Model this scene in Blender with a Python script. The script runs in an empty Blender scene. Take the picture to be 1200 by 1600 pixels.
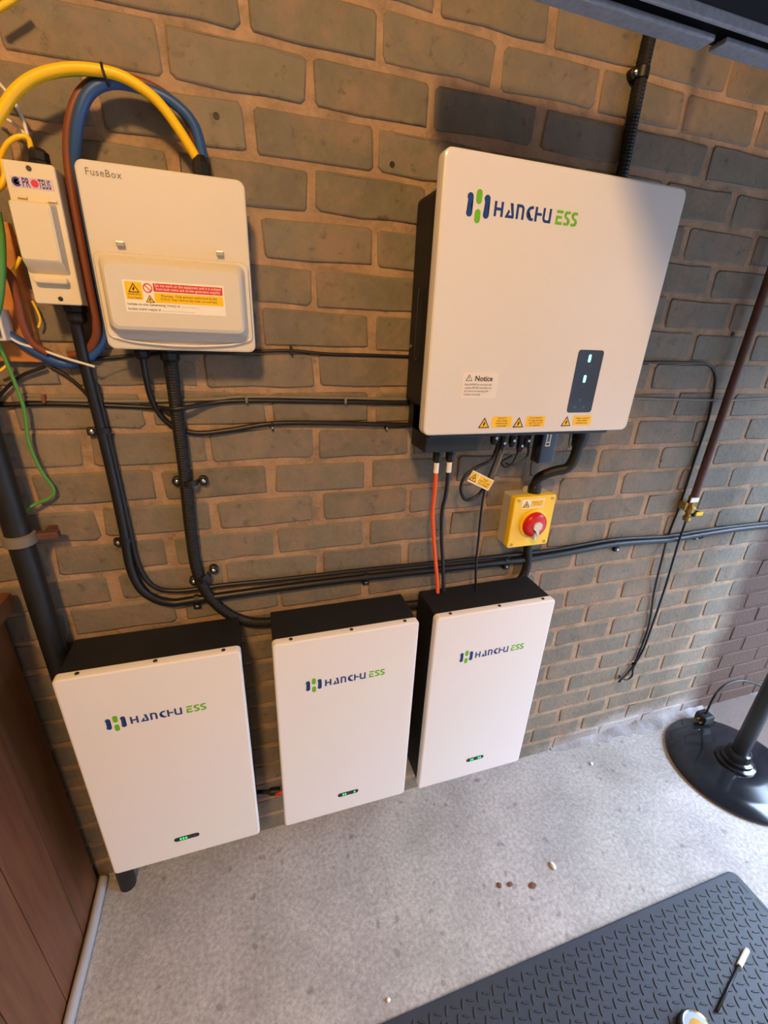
import bpy, bmesh, math, random
import numpy as np
from mathutils import Vector, Matrix

random.seed(7)
SC = bpy.context.scene
COL = SC.collection

# ------------------------------------------------------------------ camera
FPX = 681.0                       # focal length in pixels of the 1200x1600 frame
CAM = Vector((0.0, -0.925, 1.46))
RT = Vector((0.95387251, -0.29721148, 0.04233876))    # camera right in the world
DN = Vector((-0.07842555, -0.38282572, -0.92048569))  # camera down
FW = Vector((0.28978729, 0.87470555, -0.3884759))     # camera forward
cam_d = bpy.data.cameras.new('camera')
cam_d.sensor_fit = 'VERTICAL'
cam_d.sensor_height = 36.0
cam_d.sensor_width = 27.0
cam_d.lens = FPX / 1600.0 * 36.0
cam_d.clip_start = 0.01
cam = bpy.data.objects.new('camera', cam_d)
COL.objects.link(cam)
R3 = Matrix((RT, -DN, -FW)).transposed()
cam.matrix_world = Matrix.Translation(CAM) @ R3.to_4x4()
SC.camera = cam

# ------------------------------------------------------------------ world, lamp, exposure
world = bpy.data.worlds.new('overcast_sky')
SC.world = world
world.use_nodes = True
wn = world.node_tree
wn.nodes['Background'].inputs[0].default_value = (0.57, 0.74, 1.0, 1)
wn.nodes['Background'].inputs[1].default_value = 36.0

LAMP_POS = Vector((-0.40, -2.20, 3.00))
lamp_d = bpy.data.lights.new('bulb_light', 'POINT')
lamp_d.energy = 245.0
lamp_d.color = (1.0, 0.58, 0.22)
lamp_d.shadow_soft_size = 0.15
lamp = bpy.data.objects.new('bulb_light', lamp_d)
lamp.location = LAMP_POS
COL.objects.link(lamp)

# the garage door opening guides the sky light into the room
por_d = bpy.data.lights.new('door_opening_portal', 'AREA')
por_d.shape = 'RECTANGLE'
por_d.size = 2.3
por_d.size_y = 1.96
por_d.cycles.is_portal = True
por = bpy.data.objects.new('door_opening_portal', por_d)
por.location = (2.62, -1.45, 0.98)
por.rotation_euler = (math.radians(90), 0, math.radians(90))
COL.objects.link(por)

vs = SC.view_settings
vs.view_transform = 'Standard'
vs.look = 'None'
vs.exposure = 0.0
vs.gamma = 1.0
vs.use_curve_mapping = False
SC.cycles.use_denoising = True
SC.cycles.max_bounces = 8
SC.cycles.diffuse_bounces = 5
SC.cycles.sample_clamp_indirect = 6.0


def W(u, v, y):
    """the point at depth y (wall face y = 0) that the survey of the wall gives for a photo point"""
    d = RT * (u - 600) + DN * (v - 800) + FW * FPX
    return CAM + d * ((y - CAM.y) / d.y)


def G(u, v, z=0.0):
    d = RT * (u - 600) + DN * (v - 800) + FW * FPX
    return CAM + d * ((z - CAM.z) / d.z)


# ------------------------------------------------------------------ materials
def lin(c):
    return tuple(((x / 255) / 12.92 if x / 255 <= 0.04045 else ((x / 255 + 0.055) / 1.055) ** 2.4) for x in c) + (1.0,)


def mat(name, rgb, rough=0.5, metal=0.0, var=0.0, vscale=20.0, bump=0.0, bscale=80.0, coat=0.0, emit=None, estr=0.0, stretch=None, rgb2=None, objrand=0.0, spec=0.5):
    m = bpy.data.materials.new(name)
    m.use_nodes = True
    nt = m.node_tree
    b = nt.nodes['Principled BSDF']
    c = lin(rgb)
    b.inputs['Base Color'].default_value = c
    b.inputs['Roughness'].default_value = rough
    b.inputs['Metallic'].default_value = metal
    b.inputs['Coat Weight'].default_value = coat
    b.inputs['Specular IOR Level'].default_value = spec
    b.inputs['Coat Roughness'].default_value = 0.08
    if emit:
        b.inputs['Emission Color'].default_value = lin(emit)
        b.inputs['Emission Strength'].default_value = estr
    if var or bump or objrand:
        geo = nt.nodes.new('ShaderNodeNewGeometry')
        src = geo.outputs['Position']
        if stretch:
            mp = nt.nodes.new('ShaderNodeMapping')
            mp.inputs['Scale'].default_value = stretch
            nt.links.new(src, mp.inputs['Vector'])
            src = mp.outputs['Vector']
    if var or objrand:
        n = nt.nodes.new('ShaderNodeTexNoise')
        n.inputs['Scale'].default_value = vscale
        n.inputs['Detail'].default_value = 6
        n.inputs['Roughness'].default_value = 0.65
        nt.links.new(src, n.inputs['Vector'])
        rmp = nt.nodes.new('ShaderNodeMapRange')
        rmp.inputs['From Min'].default_value = 0.3
        rmp.inputs['From Max'].default_value = 0.7
        nt.links.new(n.outputs['Fac'], rmp.inputs['Value'])
        mx = nt.nodes.new('ShaderNodeMix')
        mx.data_type = 'RGBA'
        if rgb2:
            c2 = lin(rgb2)
            mx.inputs['A'].default_value = c
            mx.inputs['B'].default_value = c2
        else:
            mx.inputs['A'].default_value = tuple(x * (1 - var) for x in c[:3]) + (1,)
            mx.inputs['B'].default_value = tuple(min(1, x * (1 + var)) for x in c[:3]) + (1,)
        nt.links.new(rmp.outputs['Result'], mx.inputs['Factor'])
        out = mx.outputs['Result']
        if objrand:
            oi = nt.nodes.new('ShaderNodeObjectInfo')
            mr = nt.nodes.new('ShaderNodeMapRange')
            mr.inputs['To Min'].default_value = 1 - objrand
            mr.inputs['To Max'].default_value = 1 + objrand
            nt.links.new(oi.outputs['Random'], mr.inputs['Value'])
            hs = nt.nodes.new('ShaderNodeHueSaturation')
            nt.links.new(out, hs.inputs['Color'])
            nt.links.new(mr.outputs['Result'], hs.inputs['Value'])
            out = hs.outputs['Color']
        nt.links.new(out, b.inputs['Base Color'])
    if bump:
        n2 = nt.nodes.new('ShaderNodeTexNoise')
        n2.inputs['Scale'].default_value = bscale
        n2.inputs['Detail'].default_value = 5
        nt.links.new(src, n2.inputs['Vector'])
        bp = nt.nodes.new('ShaderNodeBump')
        bp.inputs['Strength'].default_value = bump
        bp.inputs['Distance'].default_value = 0.003
        nt.links.new(n2.outputs['Fac'], bp.inputs['Height'])
        nt.links.new(bp.outputs['Normal'], b.inputs['Normal'])
    return m


def add_salt(m, zmax=0.22, xmin=0.95):
    """pale salt bloom low on the wall: a stain with its own ragged outline"""
    nt = m.node_tree
    b = nt.nodes['Principled BSDF']
    old = b.inputs['Base Color'].links[0].from_socket
    geo = nt.nodes.new('ShaderNodeNewGeometry')
    sep = nt.nodes.new('ShaderNodeSeparateXYZ')
    nt.links.new(geo.outputs['Position'], sep.inputs[0])
    n = nt.nodes.new('ShaderNodeTexNoise')
    n.inputs['Scale'].default_value = 9
    n.inputs['Detail'].default_value = 8
    n.inputs['Roughness'].default_value = 0.7
    nt.links.new(geo.outputs['Position'], n.inputs['Vector'])
    mz = nt.nodes.new('ShaderNodeMapRange')
    mz.inputs['From Min'].default_value = zmax
    mz.inputs['From Max'].default_value = 0.02
    nt.links.new(sep.outputs['Z'], mz.inputs['Value'])
    mxx = nt.nodes.new('ShaderNodeMapRange')
    mxx.inputs['From Min'].default_value = xmin - 0.4
    mxx.inputs['From Max'].default_value = xmin + 0.35
    nt.links.new(sep.outputs['X'], mxx.inputs['Value'])
    mul = nt.nodes.new('ShaderNodeMath'); mul.operation = 'MULTIPLY'
    nt.links.new(mz.outputs[0], mul.inputs[0]); nt.links.new(mxx.outputs[0], mul.inputs[1])
    add = nt.nodes.new('ShaderNodeMath'); add.operation = 'MULTIPLY_ADD'
    add.inputs[1].default_value = 1.0
    nt.links.new(mul.outputs[0], add.inputs[0])
    sub = nt.nodes.new('ShaderNodeMath'); sub.operation = 'SUBTRACT'
    nt.links.new(n.outputs['Fac'], sub.inputs[0]); sub.inputs[1].default_value = 1.02
    nt.links.new(sub.outputs[0], add.inputs[2])
    mr = nt.nodes.new('ShaderNodeMapRange')
    mr.inputs['From Min'].default_value = 0.0
    mr.inputs['From Max'].default_value = 0.35
    mr.inputs['To Max'].default_value = 0.75
    nt.links.new(add.outputs[0], mr.inputs['Value'])
    mx = nt.nodes.new('ShaderNodeMix'); mx.data_type = 'RGBA'
    nt.links.new(mr.outputs[0], mx.inputs['Factor'])
    nt.links.new(old, mx.inputs['A'])
    mx.inputs['B'].default_value = lin((176, 170, 168))
    # beyond x = 1.74 the paint stops and the wall is bare red-brown
    st = nt.nodes.new('ShaderNodeMapRange')
    st.inputs['From Min'].default_value = 1.66
    st.inputs['From Max'].default_value = 1.76
    wob = nt.nodes.new('ShaderNodeMath'); wob.operation = 'MULTIPLY_ADD'
    wob.inputs[1].default_value = 0.12
    nt.links.new(n.outputs['Fac'], wob.inputs[0]); nt.links.new(sep.outputs['X'], wob.inputs[2])
    wob2 = nt.nodes.new('ShaderNodeMath'); wob2.operation = 'SUBTRACT'; wob2.inputs[1].default_value = 0.06
    nt.links.new(wob.outputs[0], wob2.inputs[0])
    nt.links.new(wob2.outputs[0], st.inputs['Value'])
    m2 = nt.nodes.new('ShaderNodeMix'); m2.data_type = 'RGBA'
    nt.links.new(st.outputs[0], m2.inputs['Factor'])
    nt.links.new(mx.outputs['Result'], m2.inputs['A'])
    m2.inputs['B'].default_value = lin((78, 54, 42))
    nt.links.new(m2.outputs['Result'], b.inputs['Base Color'])


def add_smear(m, rgb, scale, lo, hi, amt):
    """patches where another coat shows on the surface"""
    nt = m.node_tree
    b = nt.nodes['Principled BSDF']
    old = b.inputs['Base Color'].links[0].from_socket
    geo = nt.nodes.new('ShaderNodeNewGeometry')
    n = nt.nodes.new('ShaderNodeTexNoise')
    n.inputs['Scale'].default_value = scale
    n.inputs['Detail'].default_value = 9
    n.inputs['Roughness'].default_value = 0.72
    nt.links.new(geo.outputs['Position'], n.inputs['Vector'])
    mr = nt.nodes.new('ShaderNodeMapRange')
    mr.inputs['From Min'].default_value = lo
    mr.inputs['From Max'].default_value = hi
    mr.inputs['To Max'].default_value = amt
    nt.links.new(n.outputs['Fac'], mr.inputs['Value'])
    mx = nt.nodes.new('ShaderNodeMix')
    mx.data_type = 'RGBA'
    mx.inputs['B'].default_value = lin(rgb)
    nt.links.new(mr.outputs[0], mx.inputs['Factor'])
    nt.links.new(old, mx.inputs['A'])
    nt.links.new(mx.outputs['Result'], b.inputs['Base Color'])


M = {}
M['brick'] = mat('painted_brick', (116, 108, 94), 0.72, var=0.13, vscale=22, bump=0.8, bscale=70, objrand=0.12)
add_smear(M['brick'], (142, 120, 98), 8, 0.47, 0.62, 0.65)
add_smear(M['brick'], (62, 56, 50), 38, 0.57, 0.68, 0.6)
add_salt(M['brick'])
M['mortar'] = mat('sandy_mortar', (162, 134, 108), 0.9, var=0.26, vscale=16, bump=0.9, bscale=150)
add_smear(M['mortar'], (104, 94, 84), 12, 0.50, 0.64, 0.6)
add_smear(M['mortar'], (70, 58, 48), 44, 0.58, 0.68, 0.5)
add_salt(M['mortar'])
M['plain_wall'] = mat('bare_wall', (136, 141, 150), 0.9, var=0.1, vscale=4, bump=0.4, bscale=30)
M['ceiling'] = mat('ceiling_board', (82, 72, 64), 0.9, var=0.1, vscale=4)
M['blocker'] = mat('sky_blocker_render', (66, 58, 54), 0.9, var=0.08, vscale=3)  # for the added walls that block low sky light
M['outside'] = mat('driveway', (68, 68, 70), 0.9, var=0.1, vscale=4)
M['black_metal'] = mat('black_powder_coat', (24, 25, 28), 0.55, var=0.25, vscale=15, bump=0.15, bscale=400)
M['white_matt'] = mat('white_powder_coat', (236, 233, 232), 0.42, bump=0.03, bscale=700)
M['white_gloss'] = mat('white_gloss_panel', (224, 220, 216), 0.22)
M['white_box'] = mat('white_box_paint', (216, 209, 197), 0.4, bump=0.05, bscale=600)
M['cream_box'] = mat('cream_box_paint', (222, 211, 186), 0.45)
M['blue'] = mat('logo_blue', (16, 62, 132), 0.5)
M['green'] = mat('logo_green', (108, 186, 30), 0.5)
M['ink'] = mat('black_print', (24, 24, 26), 0.6)
M['grey_ink'] = mat('grey_print', (120, 112, 104), 0.6)
M['dimprint'] = mat('dim_panel_print', (70, 74, 86), 0.5)
M['yellow'] = mat('warning_yellow', (250, 200, 14), 0.5)
M['sign_red'] = mat('warning_red', (214, 52, 44), 0.5)
M['paper'] = mat('label_white', (240, 236, 228), 0.55)
M['clear'] = mat('frosted_label', (232, 226, 220), 0.3)
M['panel_dark'] = mat('display_glass', (34, 38, 50), 0.12)
M['led_cyan'] = mat('led_cyan', (150, 240, 240), 0.4, emit=(120, 235, 240), estr=2.5)
M['led_green'] = mat('led_green', (60, 255, 120), 0.4, emit=(40, 255, 110), estr=2.0)
M['led_off'] = mat('led_off', (62, 66, 62), 0.4)
M['rubber'] = mat('black_cable', (22, 22, 25), 0.42)
M['rubber2'] = mat('black_conduit', (19, 19, 21), 0.55)
M['gland'] = mat('black_nylon', (18, 18, 20), 0.5)
M['orange'] = mat('orange_cable', (232, 92, 30), 0.42)
M['c_yellow'] = mat('yellow_sheath', (248, 200, 24), 0.4)
M['c_green'] = mat('green_sheath', (84, 150, 66), 0.45)
M['c_blue'] = mat('blue_sheath', (40, 80, 138), 0.42)
M['c_brown'] = mat('brown_sheath', (122, 66, 42), 0.45)
M['c_white'] = mat('white_flex', (222, 214, 200), 0.5)
M['c_grey'] = mat('grey_flex', (120, 112, 102), 0.6)
M['steel'] = mat('zinc_steel', (196, 196, 196), 0.3, metal=1.0)
M['dark_steel'] = mat('dark_screw', (70, 68, 66), 0.4, metal=0.8)
M['brass'] = mat('brass', (190, 160, 92), 0.35, metal=1.0, var=0.2, vscale=60)
M['iso_yellow'] = mat('isolator_yellow', (250, 206, 22), 0.38)
M['iso_grey'] = mat('isolator_grey', (192, 186, 168), 0.5)
M['iso_red'] = mat('isolator_red', (206, 22, 26), 0.3)
M['rail'] = mat('track_steel', (150, 156, 168), 0.5, metal=0.15, var=0.18, vscale=90)
M['rail_dark'] = mat('track_recess_shade', (30, 32, 40), 0.6)  # dark version of the track steel, recess shade put into the colour
M['door_panel'] = mat('door_panel', (70, 64, 60), 0.7, var=0.1)
M['rust'] = mat('rusty_pipe', (92, 60, 50), 0.6, var=0.25, vscale=60, bump=0.3, bscale=200)
M['soil'] = mat('black_drain_pipe', (26, 26, 28), 0.5, var=0.3, vscale=30)
M['wood'] = mat('stained_pine', (114, 68, 42), 0.45, var=0.3, vscale=5, stretch=(12, 12, 0.8), bump=0.1, bscale=60, objrand=0.08)
M['board'] = mat('orange_backboard', (186, 118, 54), 0.55, var=0.22, vscale=6, stretch=(2, 6, 14))
M['strip'] = mat('grey_pvc_pipe', (168, 164, 166), 0.5, var=0.06)
M['mat'] = mat('black_rubber_mat', (46, 50, 59), 0.5, var=0.12, vscale=14, bump=0.15, bscale=500)
M['stand'] = mat('gloss_black_enamel', (26, 27, 31), 0.13, var=0.3, vscale=10)
M['stand_pole'] = mat('satin_black_pole', (24, 26, 30), 0.35)
M['stone_w'] = mat('white_chip', (228, 226, 222), 0.7)
M['leaf'] = mat('dead_leaf', (106, 70, 46), 0.8)
M['amber'] = mat('amber_dial', (196, 150, 70), 0.3)
M['bulb'] = mat('warm_bulb', (255, 214, 150), 0.4, emit=(255, 200, 120), estr=8.0)
M['purple'] = mat('proteus_blue', (52, 44, 128), 0.5)
M['lilac'] = mat('proteus_strip', (206, 190, 214), 0.5)
M['magenta'] = mat('proteus_red', (212, 40, 70), 0.5)


def concrete():
    m = mat('concrete_floor', (165, 160, 156), 0.8, var=0.22, vscale=4, bump=0.6, bscale=55)
    nt = m.node_tree
    b = nt.nodes['Principled BSDF']
    old = b.inputs['Base Color'].links[0].from_socket
    geo = nt.nodes.new('ShaderNodeNewGeometry')
    # fine grit
    n = nt.nodes.new('ShaderNodeTexNoise'); n.inputs['Scale'].default_value = 95; n.inputs['Detail'].default_value = 7; n.inputs['Roughness'].default_value = 0.7
    nt.links.new(geo.outputs['Position'], n.inputs['Vector'])
    r = nt.nodes.new('ShaderNodeMapRange'); r.inputs['From Min'].default_value = 0.3; r.inputs['From Max'].default_value = 0.7
    r.inputs['To Min'].default_value = 0.62; r.inputs['To Max'].default_value = 1.25
    nt.links.new(n.outputs['Fac'], r.inputs['Value'])
    mul = nt.nodes.new('ShaderNodeMix'); mul.data_type = 'RGBA'; mul.blend_type = 'MULTIPLY'
    mul.inputs['Factor'].default_value = 1.0
    nt.links.new(old, mul.inputs['A']); nt.links.new(r.outputs[0], mul.inputs['B'])
    # dark pits
    v = nt.nodes.new('ShaderNodeTexVoronoi'); v.inputs['Scale'].default_value = 17; v.inputs['Randomness'].default_value = 1.0
    nd = nt.nodes.new('ShaderNodeTexNoise'); nd.inputs['Scale'].default_value = 40
    nt.links.new(geo.outputs['Position'], nd.inputs['Vector'])
    va = nt.nodes.new('ShaderNodeVectorMath'); va.operation = 'MULTIPLY_ADD'
    va.inputs[1].default_value = (0.03, 0.03, 0.03)
    nt.links.new(nd.outputs['Color'], va.inputs[0]); nt.links.new(geo.outputs['Position'], va.inputs[2])
    nt.links.new(va.outputs[0], v.inputs['Vector'])
    pr = nt.nodes.new('ShaderNodeMapRange'); pr.inputs['From Min'].default_value = 0.09; pr.inputs['From Max'].default_value = 0.16
    pr.inputs['To Min'].default_value = 0.45; pr.inputs['To Max'].default_value = 0.0
    nt.links.new(v.outputs['Distance'], pr.inputs['Value'])
    mm = nt.nodes.new('ShaderNodeMix'); mm.data_type = 'RGBA'
    nt.links.new(pr.outputs[0], mm.inputs['Factor'])
    nt.links.new(mul.outputs['Result'], mm.inputs['A'])
    mm.inputs['B'].default_value = lin((92, 80, 74))
    # brown earth stain in the corner by the stand
    sep = nt.nodes.new('ShaderNodeSeparateXYZ'); nt.links.new(geo.outputs['Position'], sep.inputs[0])
    dist = nt.nodes.new('ShaderNodeVectorMath'); dist.operation = 'DISTANCE'
    dist.inputs[1].default_value = (1.98, -0.10, 0)
    nt.links.new(va.outputs[0], dist.inputs[0])
    sr = nt.nodes.new('ShaderNodeMapRange'); sr.inputs['From Min'].default_value = 0.16; sr.inputs['From Max'].default_value = 0.32
    sr.inputs['To Min'].default_value = 0.85; sr.inputs['To Max'].default_value = 0.0
    nt.links.new(dist.outputs['Value'], sr.inputs['Value'])
    m3 = nt.nodes.new('ShaderNodeMix'); m3.data_type = 'RGBA'
    nt.links.new(sr.outputs[0], m3.inputs['Factor'])
    nt.links.new(mm.outputs['Result'], m3.inputs['A'])
    m3.inputs['B'].default_value = lin((92, 72, 62))
    nt.links.new(m3.outputs['Result'], b.inputs['Base Color'])
    return m


M['concrete'] = concrete()


# ------------------------------------------------------------------ mesh helpers
def obj(name, me, material, parent=None, smooth=False):
    if isinstance(me, bmesh.types.BMesh):
        bm = me
        bmesh.ops.recalc_face_normals(bm, faces=bm.faces)
        me = bpy.data.meshes.new(name)
        bm.to_mesh(me)
        bm.free()
    if material is not None:
        me.materials.clear()
        me.materials.append(M[material] if isinstance(material, str) else material)
    if smooth:
        for p in me.polygons:
            p.use_smooth = True
        try:
            me.set_sharp_from_angle(angle=math.radians(40))
        except Exception:
            pass
        for p in me.polygons:
            if len(p.vertices) > 4:
                p.use_smooth = False
    o = bpy.data.objects.new(name, me)
    COL.objects.link(o)
    if parent is not None:
        o.parent = parent
        o.matrix_parent_inverse = Matrix.Translation(-parent.location)
    return o


def thing(name, label, cat, loc=(0, 0, 0), group=None):
    o = bpy.data.objects.new(name, None)
    o.empty_display_size = 0.02
    o.location = loc
    COL.objects.link(o)
    return tag(o, label, cat, group)


def tag(o, label, cat, group=None):
    o['label'] = label
    o['category'] = cat
    if group:
        o['group'] = group
    return o


def struct(o, label=None, cat=None):
    o['kind'] = 'structure'
    if label:
        o['label'] = label
    if cat:
        o['category'] = cat
    return o


def add_box(bm, x0, x1, y0, y1, z0, z1):
    vs_ = [bm.verts.new((x, y, z)) for x in (x0, x1) for y in (y0, y1) for z in (z0, z1)]
    for f in ((0, 1, 3, 2), (4, 6, 7, 5), (0, 4, 5, 1), (2, 3, 7, 6), (0, 2, 6, 4), (1, 5, 7, 3)):
        bm.faces.new([vs_[i] for i in f])


def box(x0, x1, y0, y1, z0, z1, bevel=0.0):
    bm = bmesh.new()
    add_box(bm, x0, x1, y0, y1, z0, z1)
    if bevel:
        bmesh.ops.bevel(bm, geom=list(bm.edges), offset=bevel, segments=2, profile=0.6, affect='EDGES')
    return bm


def rr(x0, x1, z0, z1, r, n=5):
    """rounded rectangle outline, anticlockwise in x, z"""
    pts = []
    for cx, cz, a0 in ((x1 - r, z0 + r, -90), (x1 - r, z1 - r, 0), (x0 + r, z1 - r, 90), (x0 + r, z0 + r, 180)):
        for i in range(n + 1):
            a = math.radians(a0 + 90 * i / n)
            pts.append((cx + r * math.cos(a), cz + r * math.sin(a)))
    return pts


def loft(loops, cap0=True, cap1=True):
    """join equal-length loops of 3D points into a skin"""
    bm = bmesh.new()
    rows = [[bm.verts.new(p) for p in L] for L in loops]
    n = len(rows[0])
    for a, b in zip(rows, rows[1:]):
        for i in range(n):
            j = (i + 1) % n
            bm.faces.new((a[i], a[j], b[j], b[i]))
    if cap0:
        bm.faces.new(rows[0][::-1])
    if cap1:
        bm.faces.new(rows[-1])
    return bm


def slab(x0, x1, z0, z1, yb, yf, r=0.005, bev=0.002, n=5):
    """a plate standing parallel to the wall, rounded corners, softened front edge"""
    loops = [[(x, yb, z) for x, z in rr(x0, x1, z0, z1, r, n)]]
    if bev:
        loops.append([(x, yf + bev, z) for x, z in rr(x0, x1, z0, z1, r, n)])
        b3 = bev * 0.3
        loops.append([(x, yf + b3, z) for x, z in rr(x0 + b3, x1 - b3, z0 + b3, z1 - b3, max(r - b3, 1e-4), n)])
        loops.append([(x, yf, z) for x, z in rr(x0 + bev, x1 - bev, z0 + bev, z1 - bev, max(r - bev, 1e-4), n)])
    else:
        loops.append([(x, yf, z) for x, z in rr(x0, x1, z0, z1, r, n)])
    return loft(loops)


def poly_prism(polys, yb, yf):
    """several flat outlines (x, z) as one thin mesh"""
    bm = bmesh.new()
    for pts in polys:
        a = [bm.verts.new((x, yb, z)) for x, z in pts]
        b = [bm.verts.new((x, yf, z)) for x, z in pts]
        n = len(pts)
        for i in range(n):
            j = (i + 1) % n
            bm.faces.new((a[i], a[j], b[j], b[i]))
        bm.faces.new(b)
        bm.faces.new(a[::-1])
    bmesh.ops.triangulate(bm, faces=[f for f in bm.faces if len(f.verts) > 4])
    return bm


def lathe(profile, c, n=32, axis='z'):
    """profile (radius, height) turned about an axis through c"""
    loops = []
    for r, h in profile:
        L = []
        for i in range(n):
            a = 2 * math.pi * i / n
            if axis == 'z':
                L.append((c[0] + r * math.cos(a), c[1] + r * math.sin(a), c[2] + h))
            elif axis == 'y':
                L.append((c[0] + r * math.cos(a), c[1] + h, c[2] + r * math.sin(a)))
            else:
                L.append((c[0] + h, c[1] + r * math.cos(a), c[2] + r * math.sin(a)))
        loops.append(L)
    return loft(loops)


def spline(pts, sub=6):
    P = [Vector(p) for p in pts]
    P = [P[0] * 2 - P[1]] + P + [P[-1] * 2 - P[-2]]
    out = []
    for i in range(1, len(P) - 2):
        p0, p1, p2, p3 = P[i - 1:i + 3]
        for k in range(sub):
            t = k / sub
            out.append(0.5 * ((2 * p1) + (p2 - p0) * t + (2 * p0 - 5 * p1 + 4 * p2 - p3) * t * t + (3 * p1 - p0 - 3 * p2 + p3) * t ** 3))
    out.append(P[-2])
    return out


def tube_bm(pts, r, n=10, sub=6, smooth_path=True, rib=0.0, rstep=0.006):
    path = spline(pts, sub) if smooth_path and len(pts) > 2 else [Vector(p) for p in pts]
    if rib:
        dense = [path[0]]
        for a, b in zip(path, path[1:]):
            k = max(1, int(round((b - a).length / (rstep / 2))))
            dense += [a.lerp(b, (i + 1) / k) for i in range(k)]
        path = dense
    loops = []
    nrm = None
    for i, p in enumerate(path):
        t = (path[min(i + 1, len(path) - 1)] - path[max(i - 1, 0)]).normalized()
        if nrm is None:
            nrm = t.orthogonal().normalized()
        else:
            nrm = (nrm - t * nrm.dot(t)).normalized()
        bn = t.cross(nrm)
        rad = r[i * len(r) // len(path)] if isinstance(r, (list, tuple)) else r
        if rib:
            rad = rad * (1 + (rib if i % 2 else -rib))
        loops.append([p + (nrm * math.cos(2 * math.pi * k / n) + bn * math.sin(2 * math.pi * k / n)) * rad for k in range(n)])
    return loft(loops)


def cable(name, uvy, r, material, label, cat='cable', group=None, parent=None, n=10, rib=0.0, sub=6):
    pts = [W(*p) if len(p) == 3 else Vector(p[1:]) for p in uvy]
    o = obj(name, tube_bm(pts, r, n=n, rib=rib, sub=sub), material, parent, smooth=not rib)
    if parent is None:
        tag(o, label, cat, group)
    return o


def text_mesh(body, size, x, y, z, align='LEFT', bold=0.0, squeeze=1.0, space=1.0, line=1.0):
    cu = bpy.data.curves.new('print', 'FONT')
    cu.body = body
    cu.size = size
    cu.align_x = align
    cu.resolution_u = 2
    cu.offset = bold
    cu.space_character = space
    cu.space_line = line
    cu.fill_mode = 'FRONT'
    t = bpy.data.objects.new('print', cu)
    me = bpy.data.meshes.new_from_object(t)
    bpy.data.objects.remove(t)
    bpy.data.curves.remove(cu)
    for v in me.vertices:
        v.co = Vector((x + v.co.x * squeeze, y - v.co.z, z + v.co.y))
    return me


def text(body, size, x, y, z, material, parent, name='lettering', **k):
    return obj(name, text_mesh(body, size, x, y, z, **k), material, parent)


# ------------------------------------------------------------------ the setting
floor = struct(obj('floor', box(-2.2, 2.6, -3.4, 0.12, -0.10, 0.0), 'concrete'), 'rough grey concrete garage floor', 'floor')
struct(obj('ground', box(2.6, 7.6, -26.0, 7.0, -0.10, -0.02), 'outside'), 'pale driveway outside the garage door', 'ground')
bm = bmesh.new()  # unseen walls, made up to keep low sky off the upper wall
for hy0, hy1, hh, hx in ((-26.0, -12.5, 3.8, 7.6), (-12.5, -9.0, 3.4, 7.8), (-9.0, -6.4, 3.9, 7.6), (-6.4, -5.2, 3.4, 7.9), (-5.2, -3.3, 4.0, 7.6), (-3.3, -2.2, 3.3, 8.0), (-2.2, -0.9, 3.7, 7.6), (-0.9, 0.3, 3.3, 7.8), (0.3, 2.2, 4.0, 7.6), (2.2, 3.4, 3.4, 7.9), (3.4, 7.0, 3.8, 7.6)):
    add_box(bm, hx, hx + .3, hy0, hy1, -0.10, hh)
struct(obj('sky_blocker_wall', bm, 'blocker'), 'unseen row of house walls across the driveway', 'wall')
wall_back = struct(obj('wall_back', box(-2.2, 2.72, 0.0, 0.12, 0.0, 3.20), 'mortar'), 'grey painted brick wall with sandy mortar joints', 'wall')
struct(obj('wall_left', box(-2.3, -2.2, -3.5, 0.12, 0.0, 3.20), 'plain_wall'))
struct(obj('wall_front', box(-2.2, 2.72, -3.5, -3.4, 0.0, 3.20), 'plain_wall'))
struct(obj('ceiling', box(-2.3, 2.72, -3.5, 0.12, 3.20, 3.28), 'ceiling'))
bm = bmesh.new()
add_box(bm, 2.60, 2.72, -3.4, -2.60, 0.0, 3.20)
add_box(bm, 2.60, 2.72, -2.60, -0.30, 1.96, 3.20)
add_box(bm, 2.60, 2.72, -0.30, 0.0, 0.0, 3.20)
struct(obj('wall_right', bm, 'plain_wall'))

# bricks: stretcher bond, courses 75 mm, length 217.5 mm, laid proud of the mortar
BL, BH = 0.2175, 0.075
Z0 = 1.862                      # a bed joint line; the courses count down from it


def brick_mesh(seed, L):
    rnd = random.Random(seed)
    w, h = L / 2, 0.0310
    r = lambda: rnd.uniform(0.002, 0.007)
    a, b, c, d = r(), r(), r(), r()
    base = [(-w + a, -h), (-w * .2, -h), (w * .4, -h), (w - b, -h), (w, -h + b), (w, h - c), (w - c, h), (w * .25, h), (-w * .35, h), (-w + d, h), (-w, h - d), (-w, -h + a)]
    base = [(x + rnd.uniform(-.0026, .0026), z + rnd.uniform(-.0022, .0022)) for x, z in base]
    pr = rnd.uniform(0.0016, 0.0034)
    loops = [[(x * 1.006, 0.002, z * 1.02) for x, z in base],
             [(x, -pr * 0.55, z) for x, z in base],
             [(x * (1 - .003 / w), -pr + rnd.uniform(-.0006, .0006), z * (1 - .0032 / h)) for x, z in base]]
    bm = loft(loops, cap0=False)
    bmesh.ops.recalc_face_normals(bm, faces=bm.faces)
    me = bpy.data.meshes.new('brick')
    bm.to_mesh(me)
    bm.free()
    for p in me.polygons:
        p.use_smooth = len(p.vertices) <= 4
    me.materials.append(M['brick'])
    return me


variants = [brick_mesh(100 + i, 0.2045 - 0.003 * (i % 3)) for i in range(12)]


def in_frame(p, m=40):
    d = p - CAM
    f = d.dot(FW)
    if f < 0.05:
        return False
    u, v = 600 + FPX * d.dot(RT) / f, 800 + FPX * d.dot(DN) / f
    return -m < u < 1200 + m and -m < v < 1600 + m


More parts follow.
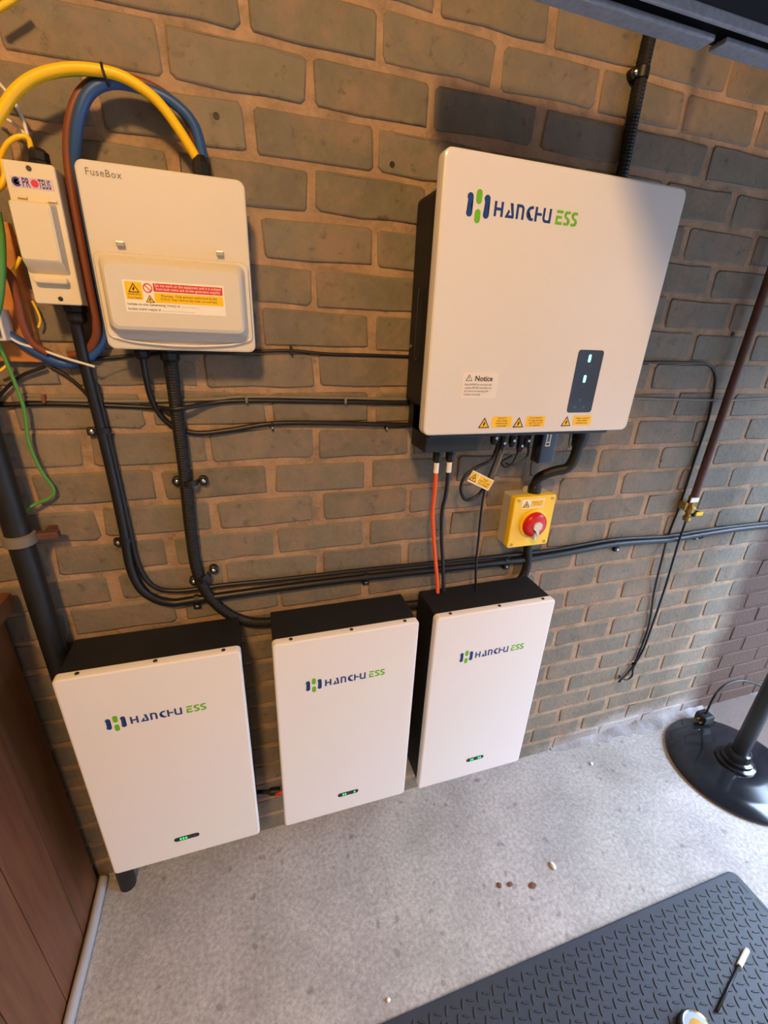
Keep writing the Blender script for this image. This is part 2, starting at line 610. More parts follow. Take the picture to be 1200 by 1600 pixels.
rest = bmesh.new()
nb = 0
for k in range(-9, 25):
    zc = Z0 - BH * (k + 0.5)
    x_head = 0.146 if k % 2 == 0 else 0.263
    if zc < 0.02 or zc > 2.53:
        continue
    i0 = int((-2.2 - x_head) / BL) - 1
    for i in range(i0, i0 + 27):
        xa = x_head + i * BL
        xc = xa + BL / 2
        if xa < -2.2 or xa + BL > 2.60:
            continue
        vis = any(in_frame(Vector((xc + sx, 0, zc + sz))) for sx in (-.1, 0, .1) for sz in (-.03, .03))
        jx, jz = random.uniform(-.0045, .0045), random.uniform(-.0022, .0022)
        me = variants[random.randrange(12)]
        if vis:
            o = bpy.data.objects.new('brick', me)
            o.location = (xc + jx, 0, zc + jz)
            o.rotation_euler = (0, random.uniform(-.012, .012), 0)
            o.parent = wall_back
            COL.objects.link(o)
            nb += 1
        elif -1.2 < xc and zc < 2.45:
            add_box(rest, xc - .101, xc + .101, -.004, .004, zc - .030, zc + .030)
ro = obj('brickwork', rest, 'brick', wall_back)
ro['kind'] = 'stuff'
print('bricks in view', nb)

for u, v, rad in ((613, 257, .0050), (338, 181, .0048), (683, 828, .0022), (1146, 522, .0050)):
    p = W(u, v, -.0036)
    obj('drill_hole', lathe([(rad, .002), (rad, -.0004), (rad * .6, -.0002)], (p.x, -.0034, p.z), 10, 'y'), 'ink', wall_back)

# lumpy cement fillet with white salts along the foot of the wall
rnd = random.Random(5)
loops = []
for i in range(30):
    x = 1.02 + i * 0.027
    env = max(0.0, math.sin(math.pi * min(1, max(0, (x - 1.02) / 0.80)))) ** 0.7
    hgt = 0.004 + env * (0.010 + 0.022 * rnd.random())
    dep = 0.008 + env * (0.014 + 0.024 * rnd.random())
    loops.append([(x, 0.004, 0.0), (x, 0.004, hgt + .006), (x, -0.006, hgt), (x, -dep * .55, hgt * .6), (x, -dep, 0.002), (x, -dep, -0.001)])
M['salt'] = mat('salted_cement', (104, 97, 93), 0.9, var=0.3, vscale=11, bump=0.8, bscale=90, rgb2=(160, 156, 157))
struct(obj('trim_1', loft(loops), 'salt', smooth=True), 'lumpy cement fillet with white salts at wall foot', 'fillet')

# open garage door overhead and its track
door = struct(obj('door_1', box(0.46, 2.40, -2.75, -0.245, 1.958, 1.976), 'door_panel'), 'dark garage door panel parked overhead', 'door')
tr = thing('door_track', 'grey steel garage door track running along the top right corner', 'track', (1.2, -0.2, 1.889))
bm = bmesh.new()
add_box(bm, 0.30, 2.50, -0.196, -0.190, 1.895, 1.964)    # web
add_box(bm, 0.30, 2.50, -0.240, -0.196, 1.958, 1.964)    # top flange

obj('channel', bm, 'rail_dark', tr)
obj('front_lip', box(0.30, 2.50, -0.243, -0.236, 1.889, 1.904, .002), 'rail', tr)
obj('shade_plate', box(0.30, 2.50, -0.240, -0.236, 1.904, 1.958), 'rail_dark', tr)  # added dark plate, the darkness above the lip given as colour
obj('lower_flange', box(0.30, 0.735, -0.214, -0.184, 1.887, 1.895, .0025), 'rail', tr)
obj('lower_flange', box(0.757, 2.50, -0.214, -0.184, 1.889, 1.897, .0025), 'rail', tr)
obj('recess_shade', box(0.31, 2.49, -0.1965, -0.1955, 1.897, 1.957), 'rail_dark', tr)  # dark sheet, shade inside the channel put into the colour
obj('hanger', tube_bm([(0.80, -0.215, 1.960), (0.80, -0.215, 3.20)], 0.007), 'steel', tr, True)

# the bulb that lights the left of the wall
lb = thing('ceiling_bulb', 'warm bulb in a ceiling lampholder', 'lamp', (LAMP_POS.x, LAMP_POS.y, 3.20))
obj('lampholder', lathe([(0.045, 0.0), (0.045, -0.015), (0.02, -0.022), (0.018, -0.06)], (LAMP_POS.x, LAMP_POS.y, 3.20), 20), 'c_white', lb, True)
lamp.parent = lb
lamp.matrix_parent_inverse = Matrix.Translation(-lb.location)

# ------------------------------------------------------------------ logo (measured from the panel, cap height 20.9 mm)
def pill(cx, z0, z1, r, n=8):
    pts = [(cx + r * math.cos(a), z1 - r + r * math.sin(a)) for a in [math.pi * i / n for i in range(n + 1)]]
    pts += [(cx + r * math.cos(a), z0 + r + r * math.sin(a)) for a in [math.pi + math.pi * i / n for i in range(n + 1)]]
    return pts


def dumbbell(cx, z0, z1, r, neck):
    pts = []
    zt, zb = z1 - r, z0 + r
    for i in range(13):
        a = math.radians(-42 + 264 * i / 12)
        pts.append((cx + r * math.cos(a), zt + r * math.sin(a)))
    pts.append((cx - neck, (zt + zb) / 2))
    for i in range(13):
        a = math.radians(138 + 264 * i / 12)
        pts.append((cx + r * math.cos(a), zb + r * math.sin(a)))
    pts.append((cx + neck, (zt + zb) / 2))
    return pts


def rect(x0, x1, z0, z1):
    return [(x0, z0), (x1, z0), (x1, z1), (x0, z1)]


def arc_band(cx, cz, ro, ri, a0, a1, n=8):
    A = [math.radians(a0 + (a1 - a0) * i / n) for i in range(n + 1)]
    return [(cx + ro * math.cos(a), cz + ro * math.sin(a)) for a in A] + [(cx + ri * math.cos(a), cz + ri * math.sin(a)) for a in A[::-1]]


def logo(parent, ox, oz, y, s=1.0):
    """ox, oz: foot of the first H"""
    t = 0.0043
    c = 0.0209
    blue = [dumbbell(-0.0447, -0.0053, 0.0275, 0.0054, 0.0028), dumbbell(-0.0142, -0.0053, 0.0275, 0.0054, 0.0028)]
    green = [pill(-0.0292, 0.0133, 0.0334, 0.0052), pill(-0.0292, -0.0131, 0.0066, 0.0052)]
    # H
    blue += [rect(0, t, 0, c), rect(0.0124, 0.0124 + t, 0, c), rect(t, 0.0124, 0.0085, 0.0125)]
    # A: open triangle, heavy right stroke
    blue += [[(0.0208, 0), (0.0378, 0), (0.0378, 0.0038), (0.0272, 0.0038), (0.0300, 0.0095), (0.0268, 0.0115)],
             [(0.0335, 0.0038), (0.0378, 0.0038), (0.0345, c), (0.0290, c)]]
    # n
    blue += [rect(0.0416, 0.0416 + t, 0, c), rect(0.0416 + t, 0.0500, c - 0.0040, c), rect(0.0567 - t, 0.0567, 0, 0.0142),
             arc_band(0.0500, 0.0142, 0.0067, 0.0026, 0, 90)]
    # C
    blue += [arc_band(0.0715, c / 2, c / 2, c / 2 - 0.0040, 90, 270, 12), rect(0.0715, 0.0752, 0, 0.0040), rect(0.0715, 0.0742, c - 0.0040, c)]
    # joined H and U
    blue += [rect(0.0780, 0.0780 + t, 0, c), rect(0.0780 + t, 0.0915, 0.0090, 0.0128),
             rect(0.0935, 0.0935 + t, 0.0067, c), rect(0.1102 - t, 0.1102, 0, c), rect(0.1002, 0.1102 - t, 0, 0.0040),
             arc_band(0.1002, 0.0067, 0.0067, 0.0026, 180, 270)]
    # E S S
    green += [rect(0.1205, 0.1335, c - 0.0042, c), rect(0.1200, 0.1320, 0.0090, 0.0128), rect(0.1200, 0.1335, 0, 0.0042), rect(0.1200, 0.1243, 0.0042, 0.0090)]
    for sx in (0.1362, 0.1512):
        green += [arc_band(sx + 0.0055, 0.0153, 0.0056, 0.0018, 90, 250, 8), rect(sx + 0.0055, sx + 0.0125, c - 0.0040, c),
                  arc_band(sx + 0.0075, 0.0057, 0.0057, 0.0018, -90, 70, 8), rect(sx + 0.0005, sx + 0.0075, 0, 0.0040),
                  [(sx + 0.0036, 0.0101), (sx + 0.0050, 0.0134), (sx + 0.0094, 0.0110), (sx + 0.0082, 0.0074)]]
    f = lambda P: [[(ox + x * s, oz + z * s) for x, z in q] for q in P]
    for i in (0, 1):
        obj('logo_link', poly_prism(f(blue[i:i + 1]), y, y - 0.0004), 'blue', parent)
        obj('logo_bar', poly_prism(f(green[i:i + 1]), y, y - 0.0004), 'green', parent)
    obj('logo_lettering', poly_prism(f(blue[2:]), y, y - 0.0004), 'blue', parent)
    obj('logo_lettering', poly_prism(f(green[2:]), y, y - 0.0004), 'green', parent)


def warning_triangle(parent, cx, z0, h, y, name='warning_triangle', bolt=True, fill='yellow'):
    w = h * 0.60
    t = obj(name, poly_prism([[(cx - w, z0), (cx + w, z0), (cx, z0 + h)]], y, y - .0003), 'ink', parent)
    k = 0.72
    zc = z0 + h * 0.333
    tri = [(cx - w, z0), (cx + w, z0), (cx, z0 + h)]
    inner = [(cx + (x - cx) * k, zc + (z - zc) * k) for x, z in tri]
    bm2 = poly_prism([inner], y - .0003, y - .0005)
    bmat = 'yellow' if fill == 'yellow' else 'paper'
    o = obj('triangle_field', bm2, bmat, parent)
    b = h
    pol = [(cx + .02 * b, z0 + .62 * b), (cx - .12 * b, z0 + .34 * b), (cx - .01 * b, z0 + .36 * b), (cx - .06 * b, z0 + .13 * b), (cx + .12 * b, z0 + .42 * b), (cx + .02 * b, z0 + .41 * b), (cx + .09 * b, z0 + .60 * b)]
    if not bolt:
        pol = rect(cx - .035 * b, cx + .035 * b, z0 + .18 * b, z0 + .60 * b)
    obj('symbol', poly_prism([pol], y - .0005, y - .0007), 'ink', parent)


# ------------------------------------------------------------------ inverter
IX0, IX1, IZ0, IZ1, IY = 0.3225, 0.8115, 1.2735, 1.7195, -0.165
inv = thing('inverter', 'large white inverter with blue and green logo on black body, high on wall', 'inverter', (0.57, -0.02, 1.27))
obj('body', slab(0.340, 0.790, 1.3155, 1.6848, -0.016, -0.145, .012, .003), 'black_metal', inv)
pan = obj('front_panel', slab(IX0, IX1, IZ0, IZ1, -0.143, IY, .014, .004, 7), 'white_gloss', inv, True)
h0 = W(700 + 370 / 5.217, 270 + 352 / 5.217, IY)
logo(pan, h0.x, h0.z, IY)
# bracket between wall and body
obj('wall_bracket', box(0.40, 0.74, -0.018, -0.0005, 1.55, 1.62), 'dark_steel', inv)
# left side: barcode label, recessed grip
sl = obj('serial_label', box(0.3394, 0.3402, -0.140, -0.108, 1.478, 1.660), 'paper', inv)
bm = bmesh.new()
z = 1.486
rnd = random.Random(3)
while z < 1.65:
    hh = rnd.choice((.0012, .002, .003))
    if not 1.555 < z < 1.565:
        add_box(bm, 0.3391, 0.3394, -0.129, -0.119, z, z + hh)
    z += hh + rnd.choice((.0012, .0018, .0028))
obj('barcode', bm, 'ink', sl)
gr = obj('grip_recess', slab(-0.075, -0.052, 1.40, 1.535, 0.0, -0.0004, .011, 0), 'rail_dark', inv)
for v in gr.data.vertices:
    v.co = Vector((0.3398 + v.co.y, v.co.x, v.co.z))
obj('grip_bar', tube_bm([(0.337, -0.066, 1.407), (0.333, -0.066, 1.412), (0.333, -0.066, 1.523), (0.337, -0.066, 1.528)], .0022, 8, 3), 'black_metal', inv, True)
obj('side_screw', lathe([(.004, 0), (.004, -.002), (.002, -.003)], (0.339, -0.030, 1.428), 12, 'x'), 'steel', inv, True)

# display
a, b_, c_, d_ = W(906, 547, IY), W(943, 547, IY), W(924, 646, IY), W(884, 643, IY)
x0, x1, z0, z1 = (a.x + d_.x) / 2, (b_.x + c_.x) / 2, (c_.z + d_.z) / 2, (a.z + b_.z) / 2
disp = obj('display', slab(x0, x1, z0, z1, IY, IY - .0008, .006, .0004), 'panel_dark', inv)
for uv, tx in (((921, 560), 'SOLAR'), ((913, 592), 'BAT')):
    p = W(*uv, IY)
    obj('led', poly_prism([pill(p.x, p.z - .0075, p.z + .0075, .003)], IY - .0008, IY - .0012), 'led_cyan', disp)
    text(tx, .0065, p.x, IY - .0010, p.z - .0165, 'dimprint', disp, align='CENTER')
for uv in ((906, 625), (898, 636), (911, 636)):
    p = W(*uv, IY)
    obj('led', poly_prism([pill(p.x, p.z - .0035, p.z + .0035, .0033)], IY - .0008, IY - .0010), 'dimprint', disp)

# notice sticker
nx0, nz0 = W(719, 622, IY).x, W(745, 623, IY).z
nx1, nz1 = W(779, 585, IY).x, W(750, 581, IY).z
nt_ = obj('notice_sticker', slab(nx0, nx1, nz0, nz1, IY, IY - .0006, .006, .0003), 'clear', inv)
warning_triangle(nt_, nx0 + .014, nz1 - .0165, .0115, IY - .0006, 'notice_triangle', False, 'paper')
text('Notice', .0135, nx0 + .026, IY - .0009, nz1 - .0165, 'ink', nt_, bold=.0003)
text('Please ENSURE the correct grid code\nis selected BEFORE connecting to the\ngrid, read the accompanying guide\nincluded in the package', .0048, nx0 + .006, IY - .0009, nz1 - .0245, 'ink', nt_, squeeze=.78, line=1.25)

# three warning stickers along the lower edge
for (u0, u1, tv, body) in ((747, 764, 660, 'PV array D.C.\nisolator. Danger:\ncontains live parts\nduring daylight'), (800, 818, 659, 'Do not disconnect\nD.C. plugs and sockets\nunder load - turn off\nA.C. supply first'), (876, 891, 657, 'Inverter - isolate A.C.\nand D.C. before\ncarrying out work.')):
    p = W((u0 + u1) / 2, tv + 8, IY)
    st = obj('warning_sticker', slab(p.x + .017, p.x + .062, p.z, p.z + .021, IY, IY - .0004, .002, 0), 'yellow', inv)
    warning_triangle(st, p.x, p.z - .001, .021, IY)
    n = body.count('\n') + 1
    text(body, .0051, p.x + .0395, IY - .0007, p.z + .0105 + (n - 2) * .0026 + .0008, 'ink', st, align='CENTER', squeeze=.74, line=1.0)

# terminal box under the panel with glands, dongle, sockets
obj('terminal_box', box(0.346, 0.470, -0.125, -0.045, 1.228, 1.318, .004), 'black_metal', inv)
obj('underside_plate', box(0.346, 0.785, -0.140, -0.020, 1.262, 1.318, .004), 'black_metal', inv)


def gland(parent, x, y, ztop, r=.010, h=.03, up=False, name='cable_gland'):
    s = 1 if up else -1
    prof = [(r * 1.15, 0), (r * 1.15, s * h * .35), (r * .95, s * h * .4), (r, s * h * .45), (r, s * h * .8), (r * .6, s * h)]
    return obj(name, lathe(prof, (x, y, ztop), 8), 'gland', parent)


gA, gB = W(683, 716, -.095), W(703, 716, -.095)
gland(inv, gA.x, -.095, 1.230, .0105, .032)
gland(inv, gB.x, -.095, 1.230, .0105, .032)
for u, v, r in ((772, 686, .009), (785, 694, .008), (800, 690, .008), (812, 698, .008), (822, 690, .009)):
    p = W(u, v, -.09)
    gland(inv, p.x, -.09, 1.264, r, 1.264 - p.z + .012)
    obj('gland_nut', lathe([(.003, 0), (.003, -.002)], (p.x, -.09 - r, p.z + .004), 8, 'y'), 'steel', inv)
pd0, pd1 = W(833, 722, -.10), W(862, 690, -.10)
dong = obj('data_dongle', box(pd0.x, pd1.x, -.118, -.085, pd0.z, 1.266, .004), 'panel_dark', inv)
lb0 = W(851, 700, -.118)
obj('dongle_label', box(lb0.x, lb0.x + .012, -.1186, -.118, lb0.z + .004, lb0.z + .045), 'paper', dong)
obj('dongle_print', box(lb0.x + .003, lb0.x + .009, -.1189, -.1186, lb0.z + .014, lb0.z + .042), 'grey_ink', dong)
obj('dongle_seal', box(lb0.x + .002, lb0.x + .010, -.1189, -.1186, lb0.z + .006, lb0.z + .011), 'ink', dong)

# ------------------------------------------------------------------ batteries
BY, BB = -0.155, -0.030
BZ0, BZ1 = 0.229, 0.831


def battery(x0, x1, label, logo_uv, bar_uv, lit, z0=BZ0, z1=BZ1):
    t = thing('battery_unit', label, 'battery', ((x0 + x1) / 2, -0.03, z0), 'wall mounted battery units')
    obj('body', box(x0 + .004, x1 - .003, BY + .016, BB, z0 + .006, z1 - .003, .003), 'black_metal', t)
    p = obj('front_panel', slab(x0, x1, z0, z1, BY + .018, BY, .010, .0045, 6), 'white_matt', t, True)
    for fx in (.12, .52, .90):
        sx = x0 + fx * (x1 - x0)
        obj('screw', lathe([(.0042, -.0015), (.0042, .0010), (.0030, .0022), (.0012, .0010)], (sx, BY + .010, z1), 12), 'dark_steel', p, True)
    h = W(*logo_uv, BY)
    logo(p, h.x, h.z, BY, LOGO_S)
    c = W(*bar_uv, BY)
    bar = obj('status_bar', slab(c.x - .0285, c.x + .0285, c.z - .0068, c.z + .0068, BY, BY - .0007, .0067, .0003), 'panel_dark', t)
    for i in range(6):
        obj('led', poly_prism([pill(c.x - .0135 + i * .0062, c.z - .0034, c.z + .0034, .0018, 4)], BY - .0007, BY - .0010), 'led_green' if i in lit else 'led_off', bar)
    obj('wall_bracket', box(x0 + .05, x1 - .05, BB - .001, -0.0005, z1 - .16, z1 - .12), 'dark_steel', t)
    obj('wall_bracket', box(x0 + .05, x1 - .05, BB - .001, -0.0005, z0 + .10, z0 + .14), 'dark_steel', t)
    return t


LOGO_S = 0.88
b1 = battery(-0.381, -0.0445, 'white battery unit nearest the wooden cabinet, leftmost of three', (205, 1131), (292, 1308), (0, 1, 2))
b2 = battery(0.0190, 0.3560, 'white battery unit in the middle of the row of three', (508, 1072), (544, 1239), (0, 1, 5))
b3 = battery(0.3985, 0.7370, 'white battery unit below the yellow isolator, rightmost of three', (742, 1028), (742, 1185), (0, 1, 4, 5))

# ------------------------------------------------------------------ fuse box
FY = -0.080
fx0, fx1, fz0, fz1 = -0.199, 0.0295, 1.4105, 1.660
fb = thing('consumer_unit', 'white metal consumer unit with hinged cover and warning label', 'fuse box', (-0.085, 0, 1.41))
obj('case', box(fx0 + .010, fx1 - .006, -0.066, -0.0005, fz0 + .006, fz1 - .012, .003), 'white_box', fb)
fpl = obj('front_plate', slab(fx0, fx1, fz0, fz1, -0.066, FY, .012, .003, 6), 'white_box', fb, True)
p = W(132, 267, FY)
text('FuseBox', .0125, p.x, FY - .0004, p.z - .004, 'grey_ink', fpl, space=1.08)
# hinged bulging cover
cx0, cx1 = -0.196, 0.026
ctop, cbot = 1.5485, 1.4255
loops = []
for ins, y in ((0, FY + .001), (0, FY - .002), (.0015, FY - .004), (.003, FY - .004)):
    loops.append([(x, y, z) for x, z in rr(cx0 + ins, cx1 - ins, cbot + ins, ctop - ins, .012 - ins)])
fl_ = obj('cover_flange', loft(loops), 'white_box', fb, True)
loops = []
for dx, zt, zb, y, r in ((.006, 1.544, 1.434, FY - .0035, .012), (.010, 1.539, 1.438, FY - .018, .012), (.013, 1.534, 1.441, FY - .026, .011), (.017, 1.530, 1.446, FY - .0285, .010)):
    loops.append([(x, y, z) for x, z in rr(cx0 + dx, cx1 - dx, zb, zt, r)])
cov = obj('cover', loft(loops), 'white_box', fb, True)
CY = FY - .0285
for u, v in ((189, 382), (344, 397)):
    p = W(u, v, FY)
    obj('hinge', box(p.x - .0055, p.x + .0055, FY - .006, FY + .001, p.z - .0035, p.z + .0035, .001), 'steel', fb)
# curved lip below the cover
pts = [W(175, 526, FY - .003), W(215, 535, FY - .004), W(290, 541, FY - .0045), W(360, 539, FY - .004), W(392, 531, FY - .003)]
obj('pull_lip', tube_bm(pts, .0016, 8, 5), 'white_box', fb, True)
# warning label
lx0, lz1 = W(190, 438, CY).x, W(195, 437, CY).z
lx1, lz0 = W(351, 470, CY).x, W(200, 487, CY).z
lz1 = max(lz1, W(348, 447, CY).z)
lw, lh = lx1 - lx0, lz1 - lz0
lab = obj('warning_label', slab(lx0, lx1, lz0, lz1, CY + .0005, CY - .0005, .001, 0), 'paper', fb)
ly = CY - .0005
obj('yellow_field', box(lx0 + .02 * lw, lx0 + .18 * lw, ly - .0002, ly, lz0 + .40 * lh, lz1 - .05 * lh), 'yellow', lab)
warning_triangle(lab, lx0 + .10 * lw, lz0 + .62 * lh, .30 * lh, ly - .0002)
text('WARNING\nDual Supply', .085 * lh * 1.15, lx0 + .10 * lw, ly - .0004, lz0 + .53 * lh, 'ink', lab, align='CENTER', squeeze=.9)
obj('prohibition_ring', poly_prism([arc_band(lx0 + .235 * lw, lz0 + .78 * lh, .15 * lh, .115 * lh, 0, 179, 12), arc_band(lx0 + .235 * lw, lz0 + .78 * lh, .15 * lh, .115 * lh, 180, 359, 12),
                                    [(lx0 + .235 * lw - .11 * lh, lz0 + .87 * lh), (lx0 + .235 * lw - .085 * lh, lz0 + .89 * lh), (lx0 + .235 * lw + .11 * lh, lz0 + .69 * lh), (lx0 + .235 * lw + .085 * lh, lz0 + .67 * lh)]], ly, ly - .0003), 'sign_red', lab)
warning_triangle(lab, lx0 + .245 * lw, lz0 + .33 * lh, .24 * lh, ly)
obj('red_field', box(lx0 + .29 * lw, lx0 + .985 * lw, ly - .0002, ly, lz0 + .68 * lh, lz1 - .06 * lh), 'sign_red', lab)
obj('yellow_field', box(lx0 + .29 * lw, lx0 + .985 * lw, ly - .0002, ly, lz0 + .33 * lh, lz0 + .645 * lh), 'yellow', lab)
text('Do not work on this equipment until it is isolated\nfrom both mains and on-site generation supplies', .125 * lh, lx0 + .637 * lw, ly - .0004, lz0 + .835 * lh, 'paper', lab, align='CENTER', squeeze=.86, line=.85)
text('Warning - Only persons authorised by the\nD.N.O. may remove the main cut-out fuse.', .125 * lh, lx0 + .637 * lw, ly - .0004, lz0 + .52 * lh, 'ink', lab, align='CENTER', squeeze=.86, line=.85)
text('Isolate on-site Generating Unit(s) at ........................', .12 * lh, lx0 + .02 * lw, ly - .0003, lz0 + .22 * lh, 'ink', lab, squeeze=.95)
text('Isolate mains supply at ...........................................', .12 * lh, lx0 + .02 * lw, ly - .0003, lz0 + .07 * lh, 'ink', lab, squeeze=.95)
# glands
gt = W(315, 262, -.040)
gland(fb, gt.x, -.040, fz1 - .014, .0135, 1.693 - fz1 + .014, True)
g2 = W(222, 556, -.035)
gland(fb, g2.x, -.035, fz0 + .006, .013, .024)
g3 = W(266, 562, -.030)
gland(fb, g3.x, -.030, fz0 + .006, .016, .030)

# ------------------------------------------------------------------ narrow isolator box at the left edge
PY = -0.070
px0, px1, pz0, pz1 = -0.2865, -0.2265, 1.473, 1.649
pb = thing('switch_enclosure', 'narrow cream switch enclosure with flip cover left of consumer unit', 'switch box', (-0.256, 0, 1.473))
obj('case', box(px0, px1, -0.064, -0.0005, pz0, pz1, .0025), 'cream_box', pb)
ppl = obj('front_plate', slab(px0 - .001, px1 + .001, pz0 - .001, pz1 + .001, -0.064, PY, .004, .002), 'cream_box', pb, True)
loops = []
for dx, zt, zb, y in ((0, 1.604, 1.512, PY + .001), (.0015, 1.600, 1.526, PY - .018), (.003, 1.597, 1.530, PY - .020)):
    loops.append([(x, y, z) for x, z in rr(px0 + .0005 + dx, px1 - .006 - dx * 2, zb, zt, .004)])
obj('flip_cover', loft(loops), 'cream_box', pb, True)
obj('cover_lip', slab(px0 + .006, px1 - .010, 1.500, 1.509, PY, PY - .010, .004, .002), 'cream_box', pb, True)
for u, v in ((35, 308), (82, 315)):
    p = W(u, v, PY)
    obj('hinge', box(p.x - .006, p.x + .006, PY - .003, PY, p.z - .0014, p.z + .0014, .0005), 'cream_box', pb)
for u, v in ((45, 263), (95, 467)):
    p = W(u, v, PY)
    obj('screw', lathe([(.0032, .0005), (.0032, -.0012), (.0012, -.0012)], (p.x, PY, p.z), 12, 'y'), 'dark_steel', pb, True)
q0, q1 = W(15, 272, PY), W(85, 297, PY)
lz = (W(15, 283, PY).z + W(84, 290, PY).z) / 2
badge = obj('badge', box(q0.x, q1.x, PY - .0004, PY, lz - .0065, lz + .0065), 'lilac', pb)
obj('badge_swirl', poly_prism([arc_band(q0.x + .0062, lz, .0056, .0032, 40, 330, 14), rect(q0.x + .004, q0.x + .010, lz - .0007, lz + .0012)], PY - .0004, PY - .0007), 'purple', badge)
text('PR', .0150, q0.x + .0125, PY - .0007, lz - .0050, 'purple', badge, bold=.0003, squeeze=.55)
obj('badge_dot', poly_prism([arc_band(q0.x + .0275, lz, .0046, .0001, 0, 359, 16)], PY - .0004, PY - .0008), 'magenta', badge)
text('TEUS', .0150, q0.x + .0320, PY - .0007, lz - .0050, 'purple', badge, bold=.0003, squeeze=.43)
gt1 = W(58, 236, -.040)
gland(pb, gt1.x, -.038, pz1 - .001, .0135, .026, True)
gp = W(118, 488, -.034)
gland(pb, gp.x, -.034, pz0 + .001, .0150, .030)

# ------------------------------------------------------------------ rotary isolator
SX0, SX1, SZ0, SZ1 = 0.633, 0.758, 0.939, 1.083
iso = thing('rotary_isolator', 'yellow rotary isolator switch with red knob above the right battery', 'switch', (0.695, 0, 0.939))
obj('case', slab(SX0 + .001, SX1 - .001, SZ0 + .001, SZ1 - .001, -0.0005, -0.040, .006, 0), 'iso_grey', iso)
lid = obj('lid', slab(SX0, SX1, SZ0, SZ1, -0.036, -0.054, .007, .003), 'iso_yellow', iso, True)
for x in (SX0 + .012, SX1 - .012):
    for z in (SZ0 + .010, SZ1 - .010):
        obj('screw', lathe([(.0042, .0003), (.0042, -.0012), (.0018, -.0004)], (x, -.054, z), 12, 'y'), 'brass', lid, True)
kc = W(834, 819, -.060)
obj('dial_ring', lathe([(.040, .001), (.040, -.004), (.037, -.006), (.030, -.006)], (kc.x, -.054, kc.z), 32, 'y'), 'iso_yellow', iso, True)
kb = lathe([(.034, -.004), (.034, -.012), (.031, -.017), (.024, -.020), (.008, -.021)], (kc.x, -.054, kc.z), 28, 'y')
kn = obj('knob', kb, 'iso_red', iso, True)
hd = obj('pointer', poly_prism([[(kc.x - .006, kc.z - .036), (kc.x + .006, kc.z - .036), (kc.x + .006, kc.z - .010), (kc.x + .012, kc.z - .006), (kc.x + .012, kc.z + .006), (kc.x + .006, kc.z + .012), (kc.x - .006, kc.z + .012), (kc.x - .012, kc.z + .006), (kc.x - .012, kc.z - .006), (kc.x - .006, kc.z - .010)]], -.064, -.080), 'c_white', kn)
for v in hd.data.vertices:
    if v.co.y < -.08 and v.co.z < kc.z - .02:
        v.co.y = -.074
sx, sz = W(815, 793, -.054).x, W(818, 795, -.054).z
st = obj('warning_sticker', slab(sx, sx + .066, sz, sz + .024, -.054, -.0544, .001, 0), 'paper', iso)
warning_triangle(st, sx + .013, sz + .003, .018, -.0544)
obj('yellow_field', box(sx + .026, sx + .064, -.0546, -.0544, sz + .003, sz + .021), 'yellow', st)
text('PV system - main\nA.C. isolator', .0052, sx + .045, -.0548, sz + .0135, 'ink', st, align='CENTER', squeeze=.75)
obj('mounting_ear', lathe([(.010, 0), (.010, -.006), (.005, -.006)], (0.690, -.012, SZ1 + .004), 16, 'y'), 'iso_grey', iso, True)

# ------------------------------------------------------------------ cables on the wall
cable('earth_cable', [(-25, 215, -.055), (0, 178, -.055), (25, 142, -.055), (60, 118, -.055), (110, 107, -.056), (160, 111, -.058), (200, 124, -.056), (245, 157, -.052), (280, 203, -.046), (306, 245, -.040)], .0072, 'c_yellow', 'thick yellow earth cable arching over the consumer unit')
ea = [(-25, 221, -.051), (0, 184, -.051), (25, 147, -.050), (60, 122, -.050), (110, 112, -.050), (160, 115, -.052), (200, 128, -.050), (245, 161, -.047), (280, 207, -.042), (306, 248, -.038)]
gs = cable('green_stripe', ea, .0052, 'c_green', None, parent=bpy.data.objects['earth_cable'])
cable('supply_cable', [(318, 248, -.036), (303, 195, -.040), (270, 160, -.042), (228, 140, -.044), (178, 129, -.046), (143, 142, -.046), (125, 178, -.044), (118, 235, -.036), (121, 292, -.028), (133, 350, -.024), (150, 432, -.022), (163, 500, -.020), (157, 538, -.018), (132, 562, -.016), (100, 568, -.016), (60, 552, -.022), (25, 530, -.030), (-20, 505, -.034)], .0078, 'c_blue', 'thick blue supply cable looping beside the consumer unit')
cable('supply_cable', [(310, 240, -.030), (296, 192, -.030), (262, 152, -.032), (215, 128, -.034), (165, 121, -.036), (128, 143, -.036), (110, 185, -.036), (106, 240, -.034), (113, 300, -.034), (125, 370, -.034), (140, 450, -.034), (151, 508, -.032), (148, 532, -.026), (134, 549, -.018), (110, 556, -.012)], .0068, 'c_brown', 'thick brown supply cable looping behind the blue one')
cable('zip_tie', [(158, 98, -.062), (160, 108, -.066), (164, 120, -.066), (170, 134, -.058), (166, 128, -.040), (160, 112, -.044), (157, 100, -.060)], .0018, 'gland', 'black zip tie holding the yellow and blue cables together', 'cable tie')
cable('spare_wire', [(-20, 500, -.040), (0, 517, -.040), (30, 536, -.036), (60, 545, -.030), (100, 559, -.032), (148, 573, -.034)], .0022, 'c_white', 'thin white wire running under the narrow switch enclosure', 'wire')
cable('string', [(146, 572, -.034), (190, 573, -.010), (232, 571, -.008), (250, 568, -.006)], .0007, 'c_grey', 'fine grey string across the wall below the consumer unit', 'string', sub=3)
cable('earth_wire', [(-12, 515, -.030), (0, 542, -.030), (20, 590, -.026), (38, 640, -.022), (45, 690, -.020), (64, 735, -.018), (83, 762, -.016), (80, 776, -.016), (55, 788, -.018), (18, 808, -.030)], .0030, 'c_green', 'thin green earth wire hanging down to the drain pipe', 'wire')
